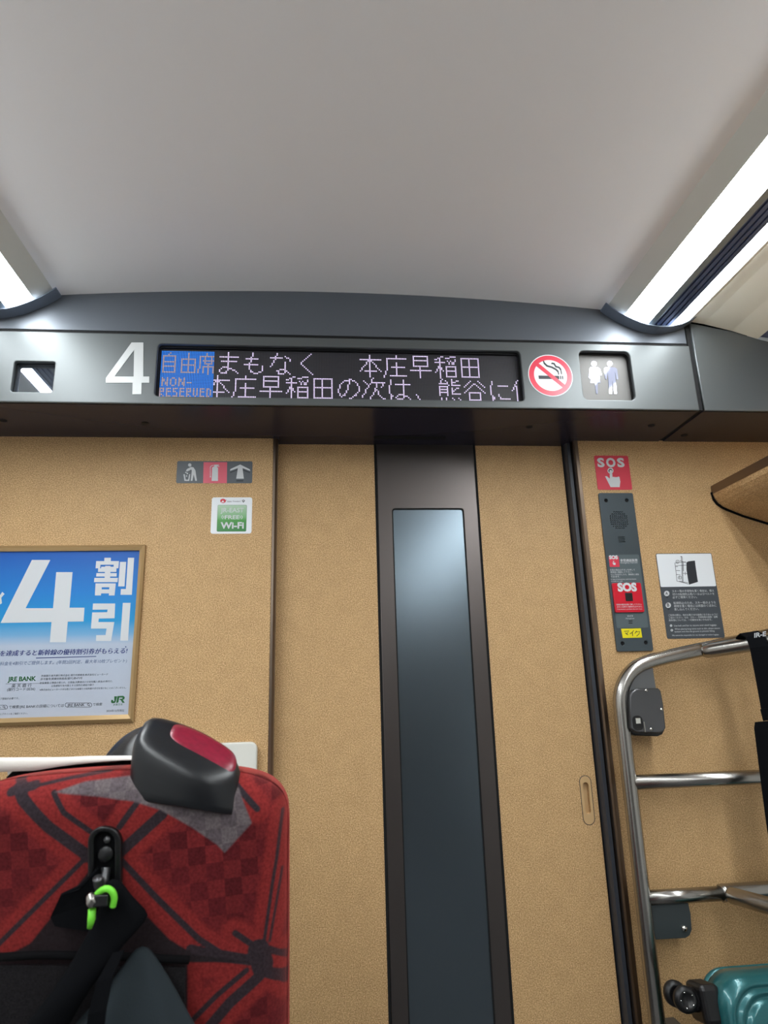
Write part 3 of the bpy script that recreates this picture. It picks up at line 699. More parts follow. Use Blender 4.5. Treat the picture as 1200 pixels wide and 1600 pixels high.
obj('microphone_slots', join([plate_mesh([k3([(368, y_), (404, y_), (404, y_ + 7), (368, y_ + 7)])], YI - .0008, .0003) for y_ in (1243, 1262)]), M['gap'], ic)

nt_ = thing('luggage_notice', (1.165, YW, 1.317), 'dark grey notice with a luggage diagram and white text, right of the intercom', 'notice')
NX0, NX1, NZ0, NZ1 = 1.0685, 1.2575, 1.3175, 1.587
obj('sheet', plate_mesh([rr(NX0, NZ0, NX1, NZ1, .006)], YK, .001), mat('notice_grey', srgb(70, 76, 82), .35), nt_)
k5 = lambda pts: px(pts, YK, 1010, 855, 8.571)
t5 = lambda body, x0, x1, y, **kw: tpx(body, x0, y, x1, y, YK - .0006, 1010, 855, 8.571, **kw)
zd = k5([(560, 528)])[0][1]
wp = rr(NX0 + .002, zd, NX1 - .002, NZ1 - .002, .004)
obj('white_panel', plate_mesh([wp], YK - .0003, .0003), M['paper'], nt_)
dg = [plate_mesh([k5([(535, 205), (560, 190), (648, 180), (655, 240), (688, 465), (570, 502), (556, 430), (536, 300)])], YK - .0006, .0002)]
for l in ([(380, 210), (385, 250), (400, 370), (408, 455), (480, 470), (560, 495)], [(385, 212), (530, 195)], [(384, 250), (535, 240)], [(390, 262), (420, 260)], [(398, 312), (450, 315)], [(402, 365), (455, 372)], [(465, 120), (472, 250), (480, 465)], [(478, 130), (484, 250), (490, 460)],
          [(485, 350), (550, 355)], [(520, 330), (520, 375)], [(455, 125), (478, 125)], [(445, 180), (530, 210)], [(490, 190), (495, 320)], [(440, 455), (560, 480)]):
    dg.append(stroke(l, 2.6, k5, YK - .0006))
for cx, cy in ((415, 195), (447, 408)): dg.append(plate_mesh([k5(circ(cx, cy, 24, 16)), k5(circ(cx, cy, 19, 16))], YK - .0006, .0002))
dg += [t5('A', 405, 425, 205), t5('B', 438, 456, 418)]
obj('diagram', join(dg), M['darkprint'], nt_)
wt = [t5('スキー等の手荷物を置く場合は、備え', 345, 908, 598), t5('付けの転倒防止用バーおよびベルトを', 350, 912, 640), t5('必ずご使用ください。', 352, 680, 683), t5('転倒防止のため、スキー板のような', 365, 932, 757), t5('荷物を置く場合には床面のくぼみに', 370, 940, 799), t5('差し込んでください。', 375, 705, 843),
      t5('ご利用の際は、他のお客さまの迷惑にならないように', 295, 958, 916), t5('ご協力ください。なお、スキー・手荷物等の破損・盗難', 300, 955, 949), t5('紛失等については、一切責任を負いかねます。', 302, 880, 985),
      t5('Use belt and bar to secure over-sized luggage.', 370, 945, 1056), t5('When placing long items such as skis, please secure', 378, 988, 1100), t5('bottom end into the groove to prevent falling.', 380, 918, 1136), t5('We cannot be responsible for any damaged or stolen luggage.', 343, 975, 1184)]
obj('white_print', join(wt), M['white'], nt_)
for ch, cx, cy, r_, lx0, lx1, ly in (('A', 272, 620, 36, 255, 290, 636), ('B', 292, 778, 36, 278, 308, 795), ('A', 330, 1050, 16, 324, 337, 1057), ('B', 340, 1112, 16, 335, 347, 1119)):
    bd = obj('letter_badge', plate_mesh([k5(circ(cx, cy, r_, 20))], YK - .0004, .0003), M['white'], nt_)
    g_ = t5(ch, lx0, lx1, ly, bold=.02)
    for v in g_.vertices: v.co.y -= .0003
    obj('letter', g_, M['darkprint'], bd)
    if r_ > 20: obj('badge_pin', plate_mesh([k5([(cx - 18, cy + 40), (cx + 26, cy + 40), (cx + 6, cy + 65)])], YK - .0003, .0003), M['darkprint'], bd)

# ------------------------------------------------------------------ overhead shelf
sh = thing('overhead_shelf', (1.5, 0, 1.62), 'cork-coloured overhead luggage shelf with a bronze lip, at the right edge', 'shelf')
obj('lip', extr([(1.2915, 1.8125), (1.290, 1.7835), (1.297, 1.784), (1.30, 1.81)], 'Y', YB, 1.998), M['bronze'], sh)
obj('shelf_body', extr([(1.2905, 1.7832), (1.295, 1.768), (1.304, 1.753), (1.318, 1.7415), (1.334, 1.733), (1.386, 1.711), (1.471, 1.684), (XR - .002, 1.617), (XR - .002, 1.80), (1.30, 1.80)], 'Y', YB, 1.996), M['cork'], sh)
obj('end_seal', extr([(1.2875, 1.79), (1.291, 1.765), (1.301, 1.749), (1.316, 1.737), (1.332, 1.7285), (1.385, 1.7065), (1.470, 1.679), (XR - .003, 1.611), (XR - .003, 1.75), (1.30, 1.79)], 'Y', 1.992, 1.9995), M['blackmat'], sh)

# ------------------------------------------------------------------ luggage rack
YR = 1.93
rk = thing('luggage_rack', (.862, YR, 0), 'bent steel tube luggage rack fixed to the wall, right of the door', 'luggage rack')
path = [(.862, YR, 0), (.862, YR, .6), (.863, YR, 1.08), (.864, YR, 1.15), (.880, YR, 1.19), (.906, YR, 1.222), (.945, YR, 1.243), (1.01, YR, 1.258), (1.13, YR, 1.279)]
obj('bent_tube', tube(path, .0205, 20, smooth_iter=2), M['steel'], rk, True)
top2 = [(1.12, YR, 1.2775), (1.16, YR, 1.2845), (1.40, YR, 1.325), (1.62, YR, 1.362)]
obj('top_rail', tube(top2, .0195, 20), M['steel'], rk, True)
d_ = Vector((1.30, 1.70, 1.300)) - Vector((1.135, YR - .006, 1.273))
obj('front_rail', tube([Vector((1.135, YR - .006, 1.273)) + d_ * t for t in (0, .03, .1, .5, 1, 1.8)], [.017, .0205, .0215, .0215, .0215, .0215], 20), M['steel'], rk, True)
obj('upper_bar', tube([(.872, YR, .9185), (1.62, YR, .9185)], .0195, 20), M['steel'], rk, True)
obj('lower_bar', tube([(.872, YR, .628), (1.09, YR, .628)], .0185, 20), M['steel'], rk, True)
obj('lower_rail', tube([(1.085, YR, .628), (1.095, YR, .629), (1.62, YR, .629)], .0225, 20), M['steel'], rk, True)
d_ = Vector((1.16, 1.78, .625)) - Vector((1.098, YR - .012, .628))
obj('lower_front_rail', tube([Vector((1.098, YR - .012, .628)) + d_ * t for t in (0, .06, .5, 1, 2, 3)], [.016, .0205, .021, .021, .021, .021], 20), M['steel'], rk, True)
# lock box and gusset in the bend
kb = lambda pts: px(pts, YR - .012, 960, 1040, 13.333)
obj('gusset_plate', plate_mesh([kb([(220, 450), (330, 260), (480, 120), (640, 40), (825, 30), (830, 120), (885, 470), (900, 520), (200, 520)])], YR - .006, .006), M['steeldark'], rk)
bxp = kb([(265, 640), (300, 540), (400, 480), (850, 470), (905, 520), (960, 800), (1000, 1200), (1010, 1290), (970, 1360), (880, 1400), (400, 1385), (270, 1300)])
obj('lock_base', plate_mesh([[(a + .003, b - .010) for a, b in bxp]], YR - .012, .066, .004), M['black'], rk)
lk = obj('lock_box', plate_mesh([bxp], YR - .030, .022, .004), M['boxmetal'], rk)
for a in ((595, 520), (910, 910), (695, 1320)):
    x, z = kb([a])[0]; obj('screw', disc_y(x, YR - .030, z, .0042, .003, 14, dome=.001), M['screw'], lk, True)
x, z = kb([(425, 1130)])[0]
obj('lock_slot', plate_mesh([rr(x - .016, z - .028, x + .014, z + .012, .012)], YR - .0306, .001), M['black'], lk)
obj('latch', box(x - .008, YR - .034, z - .010, x + .007, YR - .030, z + .006, .001), M['screw'], lk)
xs, zs_ = kb([(560, 1260)])[0]
obj('slot_edge', box(xs - .0015, YR - .032, zs_ - .015, xs + .0015, YR - .030, zs_ + .013), M['steel'], lk)
kl = lambda pts: px(pts, YR + .004, 940, 1280, 4.615)
br = obj('bracket', plate_mesh([kl([(330, 590), (615, 600), (632, 680), (640, 790), (625, 830), (595, 850), (380, 862)])], YR - .004, .008, .0015), M['bracket'], rk)
obj('bracket_foot', box(.90, YR, .56, .955, YW - .001, .60), M['bracket'], rk)
x, z = kl([(582, 778)])[0]; obj('screw', disc_y(x, YR - .004, z, .0075, .006, 16, dome=.002), M['screw'], br, True)
for z in (.30, 1.12): obj('wall_stay', box(.882, YR - .004, z, .94, YW - .001, z + .02), M['steeldark'], rk)

# ------------------------------------------------------------------ luggage belt on the rack
lb = thing('luggage_belt', (1.30, 1.80, .72), 'black luggage belt looped over the steel rail at the right edge', 'belt')
c0 = Vector((1.206, 1.80, 1.286))
W_ = Vector((.78, -.55, .1)).normalized()
lp = [c0 + Vector((-.002, .034, -.022)), c0 + Vector((-.001, .034, -.01)), c0 + Vector((0, .022, .022)), c0 + Vector((0, 0, .030)), c0 + Vector((0, -.024, .018)), c0 + Vector((0, -.033, -.012)), c0 + Vector((.001, -.034, -.09)), c0 + Vector((.002, -.034, -.17)), c0 + Vector((.003, -.034, -.196))]
obj('loop', ribbon(lp, [.046] * 9, W_, .004), M['bagblack'], lb)
obj('stitched_end', ribbon([lp[-2] + Vector((-.002, -.004, -.004)), lp[-1] + Vector((.0, -.004, -.008))], [.052, .052], W_, .006), M['bagblack'], lb)
tx = text_mesh('JR-E', 0, .032, 0, 0, bold=.03)
rot = Matrix((( W_.x, 0, 0, 0), (W_.y, 1, -.3, 0), (W_.z, 0, .95, 0), (0, 0, 0, 1)))
tx.transform(Matrix.Translation(c0 + Vector((-.006, -.0235, .014))) @ rot)
obj('woven_lettering', tx, M['white'], lb)
pd = [c0 + Vector((.008, -.036, -.205)), c0 + Vector((.008, -.037, -.22)), c0 + Vector((.004, -.036, -.32)), c0 + Vector((.0, -.03, -.45)), c0 + Vector((-.004, -.03, -.56)), c0 + Vector((-.004, -.03, -.62))]
obj('padded_strap', ribbon(pd, [.098, .108, .108, .104, .10, .08], W_, .014), M['bagblack'], lb)
obj('link', tube([lp[-1] + Vector((-.016, 0, 0)), lp[-1] + Vector((-.012, 0, -.016))], .0012, 8), M['bagblack'], lb)
obj('rear_webbing', ribbon([c0 + Vector((.060, -.01, -.012)), c0 + Vector((.064, -.02, -.10)), c0 + Vector((.058, -.03, -.20))], [.03, .03, .03], W_, .003), M['bagblack'], lb)

# ------------------------------------------------------------------ suitcase leaning against the rack
TH = math.radians(10)
su = thing('suitcase', (.917, 1.615, .030), 'teal hard-shell suitcase lying on its side under the steel rack, wheels to the left', 'suitcase')
Tt, Hh, Ll = .15, .500, .74
def loc_obj(name, bm, material, parent, smooth=False):
    me = bpy.data.meshes.new(name); bm.to_mesh(me); bm.free()
    o = bpy.data.objects.new(name, me); COL.objects.link(o); o.parent = parent
    me.materials.append(material)
    if smooth:
        for p_ in me.polygons: p_.use_smooth = True
    return o
def rings_box(levels, n=7):
    """loops of rounded rectangles (inset, y, corner) stacked along y; both ends closed"""
    bm = bmesh.new(); R = []
    for ins, y, r_ in levels:
        R.append([bm.verts.new((a, y, b)) for a, b in rr(ins, ins, Ll - ins, Hh - ins, r_, n)])
    for a, b in zip(R, R[1:]):
        k = len(a)
        for i in range(k): bm.faces.new((a[i], a[(i + 1) % k], b[(i + 1) % k], b[i]))
    bm.faces.new(R[0]); bm.faces.new(R[-1][::-1])
    bmesh.ops.recalc_face_normals(bm, faces=bm.faces)
    return bm
lev = [(.075, .0, .06), (.060, .0, .062), (.052, .003, .064), (.050, .008, .065), (.046, .008, .065), (.040, .002, .067), (.036, .002, .068), (.033, .009, .068), (.028, .009, .068), (.024, .004, .07), (.020, .005, .07), (.010, .012, .07), (.003, .026, .068), (.0, .045, .066), (.0, .075, .066), (.003, .078, .066)]
loc_obj('front_shell', rings_box(lev), M['teal'], su, True)
loc_obj('zip_band', rings_box([(.004, .077, .064), (.004, .089, .064)]), M['black'], su)
loc_obj('rear_shell', rings_box([(.003, .088, .066), (0, .092, .066), (.002, .105, .066), (.010, .125, .066), (.024, .14, .066), (.05, Tt, .06)]), M['teal'], su, True)
for zc, rear in ((Hh - .055, False), (.055, True)):
    for yy in (.065,):
        f_ = obj('tmp', box(-.034, yy - .036, zc - .047, .016, yy + .040, zc + .034, .012, 3), M['black']); f_.parent = su; f_.name = 'wheel_housing'; f_.data.name = 'wheel_housing'
        bm = bmesh.new()
        def wheel(cx, cy, cz, r_, th):
            P = [(r_ * .45, 0), (r_ * .5, -.003), (r_ * .8, -.003), (r_ * .86, 0), (r_, .002), (r_, th - .002), (r_ * .9, th), (.001, th)]
            P = [(.001, 0)] + P
            R = [[bm.verts.new((cx + a * math.cos(2 * math.pi * k / 28), cy + b, cz + a * math.sin(2 * math.pi * k / 28))) for k in range(28)] for a, b in P]
            for a, b in zip(R, R[1:]):
                for k in range(28): bm.faces.new((a[k], a[(k + 1) % 28], b[(k + 1) % 28], b[k]))
        wx, wz = -.066, zc + .006
        wheel(wx, yy - .028, wz, .0275, .016); wheel(wx - .004, yy + .012, wz + .004, .0275, .016)
        bmesh.ops.recalc_face_normals(bm, faces=bm.faces)
        wo = loc_obj('wheel', bm, M['black'], su, True)
        bm = tube([(-.030, yy, zc), (-.050, yy, zc - .002), (-.066, yy, wz)], [.026, .022, .012], 16)
        loc_obj('caster_fork', bm, M['black'], su, True)
        bm = bmesh.new()
        for t in range(5):
            a = t * 2 * math.pi / 5 + .6
            bmesh.ops.create_uvsphere(bm, u_segments=6, v_segments=4, radius=.0014, matrix=Matrix.Translation((wx + .016 * math.cos(a), yy - .0315, wz + .016 * math.sin(a))))
        loc_obj('wheel_studs', bm, M['screw'], wo)
bm = plate_mesh([circ(.268, Hh - .152, .062, 32, .050), circ(.268, Hh - .152, .050, 32, .040)], -.006, .012, .003)
o_ = obj('handle_rim', bm, M['tealtrim']); o_.parent = su
o_ = obj('handle_recess', plate_mesh([circ(.268, Hh - .152, .051, 32, .041)], -.002, .004), M['blackmat']); o_.parent = su
su.rotation_euler = (-TH, 0, 0)

# ------------------------------------------------------------------ the seat in front
SY, SZ, SS = .88, 1.07, .20                 # rear face of the backrest: y = SY + (SZ - z) * SS
def onseat(x, y, dy=0.):
    r = ray(x, y); t = (SY + dy + (SZ - ZC) * SS) / (r[1] + r[2] * SS)
    return Vector((r[0] * t, r[1] * t, ZC + r[2] * t))
SXC, SW, SB = -.2475, .2055, .40
seat = thing('train_seat', (SXC, 1.15, 0), 'red and grey patterned seat back in the left foreground with a black corner grip', 'seat')
def ztop(x):
    u = min(1, abs(x - SXC) / SW)
    return 1.098 - .012 * u * u - .060 * (1 - (1 - u ** 7) ** (1 / 2.6))
def seg_d(P, a, b):
    ab = b - a; t = np.clip(((P - a) @ ab) / (ab @ ab), 0, 1); return np.linalg.norm(P - (a + t[:, None] * ab), axis=1)
def inside(P, poly):
    r = np.zeros(len(P), bool); n = len(poly)
    for i in range(n):
        a, b = poly[i], poly[(i + 1) % n]
        c = ((a[1] > P[:, 1]) != (b[1] > P[:, 1])) & (P[:, 0] < (b[0] - a[0]) * (P[:, 1] - a[1]) / (b[1] - a[1] + 1e-12) + a[0]); r ^= c
    return r
s2 = lambda x, y: np.array([onseat(x, y).x, onseat(x, y).z])
PXM = .93 / FPX                              # metres per photograph pixel at the seat
LINES = [([(24, 1230), (36, 1248), (80, 1290), (140, 1333), (160, 1346)], 15), ([(-4, 1206), (34, 1230)], 9), ([(14, 1238), (50, 1228)], 12), ([(40, 1232), (100, 1218), (165, 1206)], 4.5), ([(84, 1238), (104, 1268), (146, 1297)], 7),
         ([(190, 1330), (256, 1270)], 14), ([(190, 1290), (216, 1254)], 8), ([(140, 1336), (0, 1474)], 6.5), ([(192, 1340), (248, 1400), (312, 1464), (345, 1486), (395, 1496)], 8), ([(300, 1480), (345, 1492), (400, 1500)], 13),
         ([(404, 1484), (410, 1508)], 28), ([(412, 1476), (424, 1390), (432, 1340), (440, 1270)], 4.5), ([(421, 1472), (430, 1420), (440, 1360)], 3.5), ([(368, 1456), (408, 1484)], 8), ([(420, 1484), (444, 1500), (460, 1520)], 8), ([(414, 1518), (440, 1532), (458, 1550)], 14),
         ([(408, 1522), (360, 1564), (322, 1608), (280, 1660)], 14), ([(386, 1514), (340, 1552), (290, 1602), (240, 1650)], 7), ([(368, 1228), (402, 1264)], 8)]
GREY = [[(84, 1238), (130, 1222), (213, 1212), (300, 1212), (372, 1232), (394, 1285), (352, 1331), (340, 1318), (300, 1290), (254, 1264), (212, 1251), (150, 1243), (104, 1240)]]
DARK = [[(150, 1350), (100, 1410), (52, 1470), (22, 1486), (-60, 1497), (-160, 1497), (-160, 1900), (240, 1900), (295, 1620), (295, 1500), (390, 1502), (306, 1488), (268, 1464), (224, 1418), (196, 1386), (190, 1350)]]
NU, NV = 170, 260
verts, faces = [], []
Rr_ = .040; TK = .12
for j in range(NV + 1):
    for i in range(NU + 1):
        u = -math.cos(math.pi * i / NU) * .5 + (2 * i / NU - 1) * .5
        x = SXC + SW * u
        v = j / NV; z = SB + (ztop(x) - SB) * (1 - (1 - v) ** 1.15)
        def rd(e): return Rr_ * (1 - math.sqrt(max(0, 1 - (1 - min(e, Rr_) / Rr_) ** 2)))
        e1 = SW - abs(x - SXC); e2 = (ztop(x) - z) * .8
        d = rd(e1) + rd(e2)
        verts.append((x, SY + (SZ - z) * SS + min(d, .058) - .010 * math.cos(min(1, abs(u)) * math.pi / 2), z))
for j in range(NV):
    for i in range(NU):
        a = j * (NU + 1) + i; faces.append((a, a + 1, a + NU + 2, a + NU + 1))
nb = len(verts)
# front face of the backrest and the rim that closes it
ring = [j * (NU + 1) for j in range(NV + 1)] + [NV * (NU + 1) + i for i in range(1, NU + 1)] + [j * (NU + 1) + NU for j in range(NV - 1, -1, -1)]
r1 = []; r2 = []
for k in ring:
    x, y, z = verts[k]; yb = SY + (SZ - z) * SS
    verts.append((x, yb + TK * .75, z)); r1.append(len(verts) - 1)
for k in ring:
    x, y, z = verts[k]; yb = SY + (SZ - z) * SS
    verts.append((SXC + (x - SXC) * .86, yb + TK, SB + (z - SB) * .97)); r2.append(len(verts) - 1)
for A, B in ((ring, r1), (r1, r2)):
    for i in range(len(A) - 1): faces.append((A[i], B[i], B[i + 1], A[i + 1]))
faces.append(tuple(r2))
me = bpy.data.meshes.new('backrest'); me.from_pydata(verts, [], faces); me.update()
P = np.array([(v[0], v[2]) for v in verts])
dl = np.full(len(P), 1.)
for pts, w_ in LINES:
    Q = [s2(*p_) for p_ in pts]
    for a, b in zip(Q, Q[1:]): dl = np.minimum(dl, seg_d(P, a, b) - w_ * PXM / 2)
def poly_sdf(polys):
    d = np.full(len(P), 1.)
    for pl in polys:
        Q = [s2(*p_) for p_ in pl]; e = np.full(len(P), 1.)
        for a, b in zip(Q, Q[1:] + Q[:1]): e = np.minimum(e, seg_d(P, a, b))
        e[inside(P, Q)] *= -1; d = np.minimum(d, e)
    return d
dg_, dd_ = poly_sdf(GREY), poly_sdf(DARK)
for nm, arr in (('line', dl), ('grey', dg_), ('dark', dd_)):
    at = me.attributes.new(nm, 'FLOAT', 'POINT'); at.data.foreach_set('value', np.clip(arr, -.05, .05).astype(np.float32))
mt, nt, p = newmat('seat_moquette')
def N(t, **kw):
    n = nt.nodes.new(t)
    for k, v in kw.items(): setattr(n, k, v)
    return n
def attr_mask(nm, edge=.0009, off=0.):
    a = N('ShaderNodeAttribute', attribute_name=nm); r = N('ShaderNodeMapRange')
    r.inputs['From Min'].default_value = off - edge; r.inputs['From Max'].default_value = off + edge
    r.inputs['To Min'].default_value = 1; r.inputs['To Max'].default_value = 0
    nt.links.new(a.outputs['Fac'], r.inputs[0]); return r.outputs[0]
def mixc(f, a, b):
    m_ = N('ShaderNodeMix', data_type='RGBA')
    if isinstance(f, float): m_.inputs[0].default_value = f
    else: nt.links.new(f, m_.inputs[0])
    for s_i, c in ((6, a), (7, b)):
        if isinstance(c, tuple): m_.inputs[s_i].default_value = c
        else: nt.links.new(c, m_.inputs[s_i])
    return m_.outputs[2]
tc = N('ShaderNodeTexCoord'); mp = N('ShaderNodeMapping'); mp.inputs['Rotation'].default_value = (0, math.radians(4), 0)
nt.links.new(tc.outputs['Object'], mp.inputs[0])
sp = N('ShaderNodeSeparateXYZ'); nt.links.new(mp.outputs[0], sp.inputs[0])
cb = N('ShaderNodeCombineXYZ'); nt.links.new(sp.outputs[0], cb.inputs[0]); nt.links.new(sp.outputs[2], cb.inputs[1])
ck = N('ShaderNodeTexChecker'); ck.inputs['Scale'].default_value = 50; nt.links.new(cb.outputs[0], ck.inputs['Vector'])
# loosely varied checks: white noise per square
vs = N('ShaderNodeVectorMath', operation='SCALE'); vs.inputs['Scale'].default_value = 50; nt.links.new(cb.outputs[0], vs.inputs[0])
fl = N('ShaderNodeVectorMath', operation='FLOOR'); nt.links.new(vs.outputs[0], fl.inputs[0])
wn = N('ShaderNodeTexWhiteNoise'); nt.links.new(fl.outputs[0], wn.inputs['Vector'])
c_a = mixc(wn.outputs['Value'], srgb(100, 31, 33), srgb(112, 35, 37)); c_b = mixc(wn.outputs['Value'], srgb(80, 23, 27), srgb(94, 28, 32))
base = mixc(ck.outputs['Fac'], c_a, c_b)
near = attr_mask('line', .003, .013); near2 = attr_mask('dark', .003, .018)
mxm = N('ShaderNodeMath', operation='MAXIMUM'); nt.links.new(near, mxm.inputs[0]); nt.links.new(near2, mxm.inputs[1])
base = mixc(mxm.outputs[0], base, srgb(128, 40, 39))
fn = N('ShaderNodeTexNoise'); fn.inputs['Scale'].default_value = 320; fn.inputs['Detail'].default_value = 2; nt.links.new(tc.outputs['Object'], fn.inputs['Vector'])
gck = N('ShaderNodeTexChecker'); gck.inputs['Scale'].default_value = 55; nt.links.new(cb.outputs[0], gck.inputs['Vector'])
gcol = mixc(gck.outputs['Fac'], srgb(104, 96, 98), srgb(92, 84, 88))
base = mixc(attr_mask('line'), base, srgb(46, 41, 46))
base = mixc(attr_mask('grey', .0012), base, gcol)
base = mixc(attr_mask('dark', .0012), base, srgb(34, 32, 35))
fr_ = N('ShaderNodeValToRGB'); fr_.color_ramp.elements[0].color = (.72, .72, .72, 1); fr_.color_ramp.elements[1].color = (1.2, 1.2, 1.2, 1)
fr_.color_ramp.elements[0].position = .3; fr_.color_ramp.elements[1].position = .7; nt.links.new(fn.outputs[0], fr_.inputs[0])
mm_ = N('ShaderNodeMix', data_type='RGBA', blend_type='MULTIPLY'); mm_.inputs[0].default_value = 1.
nt.links.new(base, mm_.inputs[6]); nt.links.new(fr_.outputs[0], mm_.inputs[7]); nt.links.new(mm_.outputs[2], p.inputs['Base Color'])
p.inputs['Roughness'].default_value = .95; p.inputs['Specular IOR Level'].default_value = .15
p.inputs['Sheen Weight'].default_value = .5; p.inputs['Sheen Roughness'].default_value = .4; p.inputs['Sheen Tint'].default_value = srgb(255, 120, 110)
bp = N('ShaderNodeBump'); bp.inputs['Strength'].default_value = .35; bp.inputs['Distance'].default_value = .001
nt.links.new(fn.outputs[0], bp.inputs['Height']); nt.links.new(bp.outputs[0], p.inputs['Normal'])
br_ = obj('backrest', me, mt, seat, True)
# cushion, base and footing (hidden below the frame of the picture)
obj('cushion', box(SXC - .21, 1.05, .34, SXC + .21, 1.52, .45, .03, 3), mat('seat_red', srgb(150, 44, 46), .9), seat, True)
obj('pedestal', box(SXC - .18, 1.02, 0, SXC + .18, 1.42, .345, .01), M['seatgrey'], seat)
# headrest with its white cover
bm = bmesh.new(); TP = []; N_ = 24
hx0, hx1 = -.455, -.175
for i in range(N_ + 1):
    x = hx0 + (hx1 - hx0) * i / N_
    pxx = project((x, 1.03, 1.11))[0]
    low = np.interp(pxx, [0, 60, 95, 140, 180, 215], [1206, 1203.5, 1197.5, 1192, 1188.5, 1187])
    hi = np.interp(pxx, [0, 100, 140, 210], [1185, 1184.5, 1182.5, 1182])
    zt_ = atY(pxx, hi, 1.03).z; zl_ = atY(pxx, low, 1.03).z
    TP.append((x, zt_, zl_))
rows = []
for (x, zt_, zl_) in TP:
    rows.append([bm.verts.new(c) for c in ((x, 1.028, zl_), (x, 1.028, zt_ - .004), (x, 1.031, zt_), (x, 1.075, zt_ - .012), (x, 1.10, zt_ - .05), (x, 1.105, zt_ - .26))])
for a, b in zip(rows, rows[1:]):
    for k in range(5): bm.faces.new((a[k], b[k], b[k + 1], a[k + 1]))
hc = solidify(obj('headrest_cover', bm, M['cloth'], seat, True), .0025); hc['label'] = 'white cloth headrest cover'
obj('headrest', box(hx0 + .01, 1.034, .84, hx1 - .01, 1.094, 1.092, .02, 3), M['blackmat'], seat, True)
# corner grip
bm = bmesh.new()
gx, gy, gz = -.1655, .905, 1.094
GS = .79
n_ = 40
def gtop(a, b): return .047 - .43 * a + .50 * b - 1.2 * (a * a) - 3.0 * b * b
def outl(t, s_):
    c, s__ = math.cos(t), math.sin(t); e = 2 / (2.2 if c > 0 else 2.2 + 2.2 * -c)
    return (math.copysign(abs(c) ** e, c) * .0845 * s_, math.copysign(abs(s__) ** e, s__) * .050 * s_)
def zbot(a): return -.034 - .16 * (a + .08) - (1.0 * max(0, a) ** 2)
levels = [(.95, 0.), (.98, .03), (1.0, .2), (1.0, .5), (.995, .7), (.97, .84), (.92, .93), (.84, .98), (.72, 1.0), (.5, 1.0), (.25, 1.0)]
R = []
for s_, f_ in levels:
    L = []
    for k in range(n_):
        a, b = outl(2 * math.pi * k / n_, s_)
        zb_, zt_ = zbot(a), gtop(a, b)
        L.append(bm.verts.new((gx + GS * a, gy + GS * (b - .10 * a), gz + GS * (zb_ + (zt_ - zb_) * f_))))
    R.append(L)
for A, B in zip(R, R[1:]):
    for k in range(n_): bm.faces.new((A[k], A[(k + 1) % n_], B[(k + 1) % n_], B[k]))
bm.faces.new(R[-1]); bm.faces.new(R[0][::-1]); bmesh.ops.recalc_face_normals(bm, faces=bm.faces)
gp = obj('corner_grip', bm, M['rubberblack'], seat, True)
bm = bmesh.new(); R = []
for s_ in (1.0, .96, .75, .5, .25):
    L = []
    for k in range(n_):
        t = 2 * math.pi * k / n_; c, s__ = math.cos(t), math.sin(t); e = 2 / 3.5
        a = .022 + math.copysign(abs(c) ** e, c) * .054 * s_; b = .004 - .05 * (a - .02) + math.copysign(abs(s__) ** e, s__) * .027 * s_
        L.append(bm.verts.new((gx + GS * a, gy + GS * (b - .10 * a), gz + GS * gtop(a, b) + (.0012 if s_ < 1 else -.002))))
    R.append(L)
for A, B in zip(R, R[1:]):
    for k in range(n_): bm.faces.new((A[k], A[(k + 1) % n_], B[(k + 1) % n_], B[k]))
bm.faces.new(R[-1]); bmesh.ops.recalc_face_normals(bm, faces=bm.faces)
gi = obj('grip_inset', bm, M['inset'], gp, True); gi['label'] = 'crimson inset on the grip'
# coat hook plate, its slot and hook
def seat_plate(name, loops, dy, th, material, parent, bevel=0):
    me_ = plate_mesh(loops, 0, th, bevel)
    for v in me_.vertices: v.co.y += SY + (SZ - v.co.z) * SS - .010 + dy
    return obj(name, me_, material, parent)
sl = lambda pts: [(onseat(*p_).x, onseat(*p_).z) for p_ in pts]
hk_ = seat_plate('coat_hook_plate', [sl(rr(145, 1287, 196, 1400, 24, 7)), sl(rr(154, 1295, 186, 1394, 15, 7))], -.009, .010, M['black'], seat, .002)
seat_plate('hook_recess', [sl(rr(152, 1293, 188, 1396, 16, 7))], -.002, .003, M['blackmat'], hk_)
q_ = onseat(173, 1308); obj('screw', disc_y(q_.x, q_.y - .013, q_.z, .004, .002, 12, dome=.001), M['boxmetal'], hk_, True)
q_ = onseat(171, 1330); obj('boss', disc_y(q_.x, q_.y - .013, q_.z, .009, .003, 16), M['black'], hk_, True)
q0, q1, q2 = onseat(171, 1352), onseat(170, 1372), onseat(170, 1366)
obj('hook', tube([q0 + Vector((0, -.012, 0)), q1 + Vector((0, -.020, 0)), q1 + Vector((0, -.034, -.004)), q2 + Vector((0, -.042, .006))], .0055, 12, smooth_iter=2), M['boxmetal'], hk_, True)
# net pocket on the lower back
pk_ = [(-6, 1498), (20, 1496), (120, 1498), (294, 1500), (295, 1640), (296, 1900), (-16, 1900)]
me_ = seat_plate('net_pocket', [[p_ for p_ in sl(pk_)]], -.012, .004, M['mesh'], seat)
bm = tube([onseat(x, y, -.022) for x, y in ((-6, 1496), (60, 1492), (180, 1494), (296, 1500))], .0045, 10)
obj('pocket_hem', bm, M['blackmat'], seat, True)

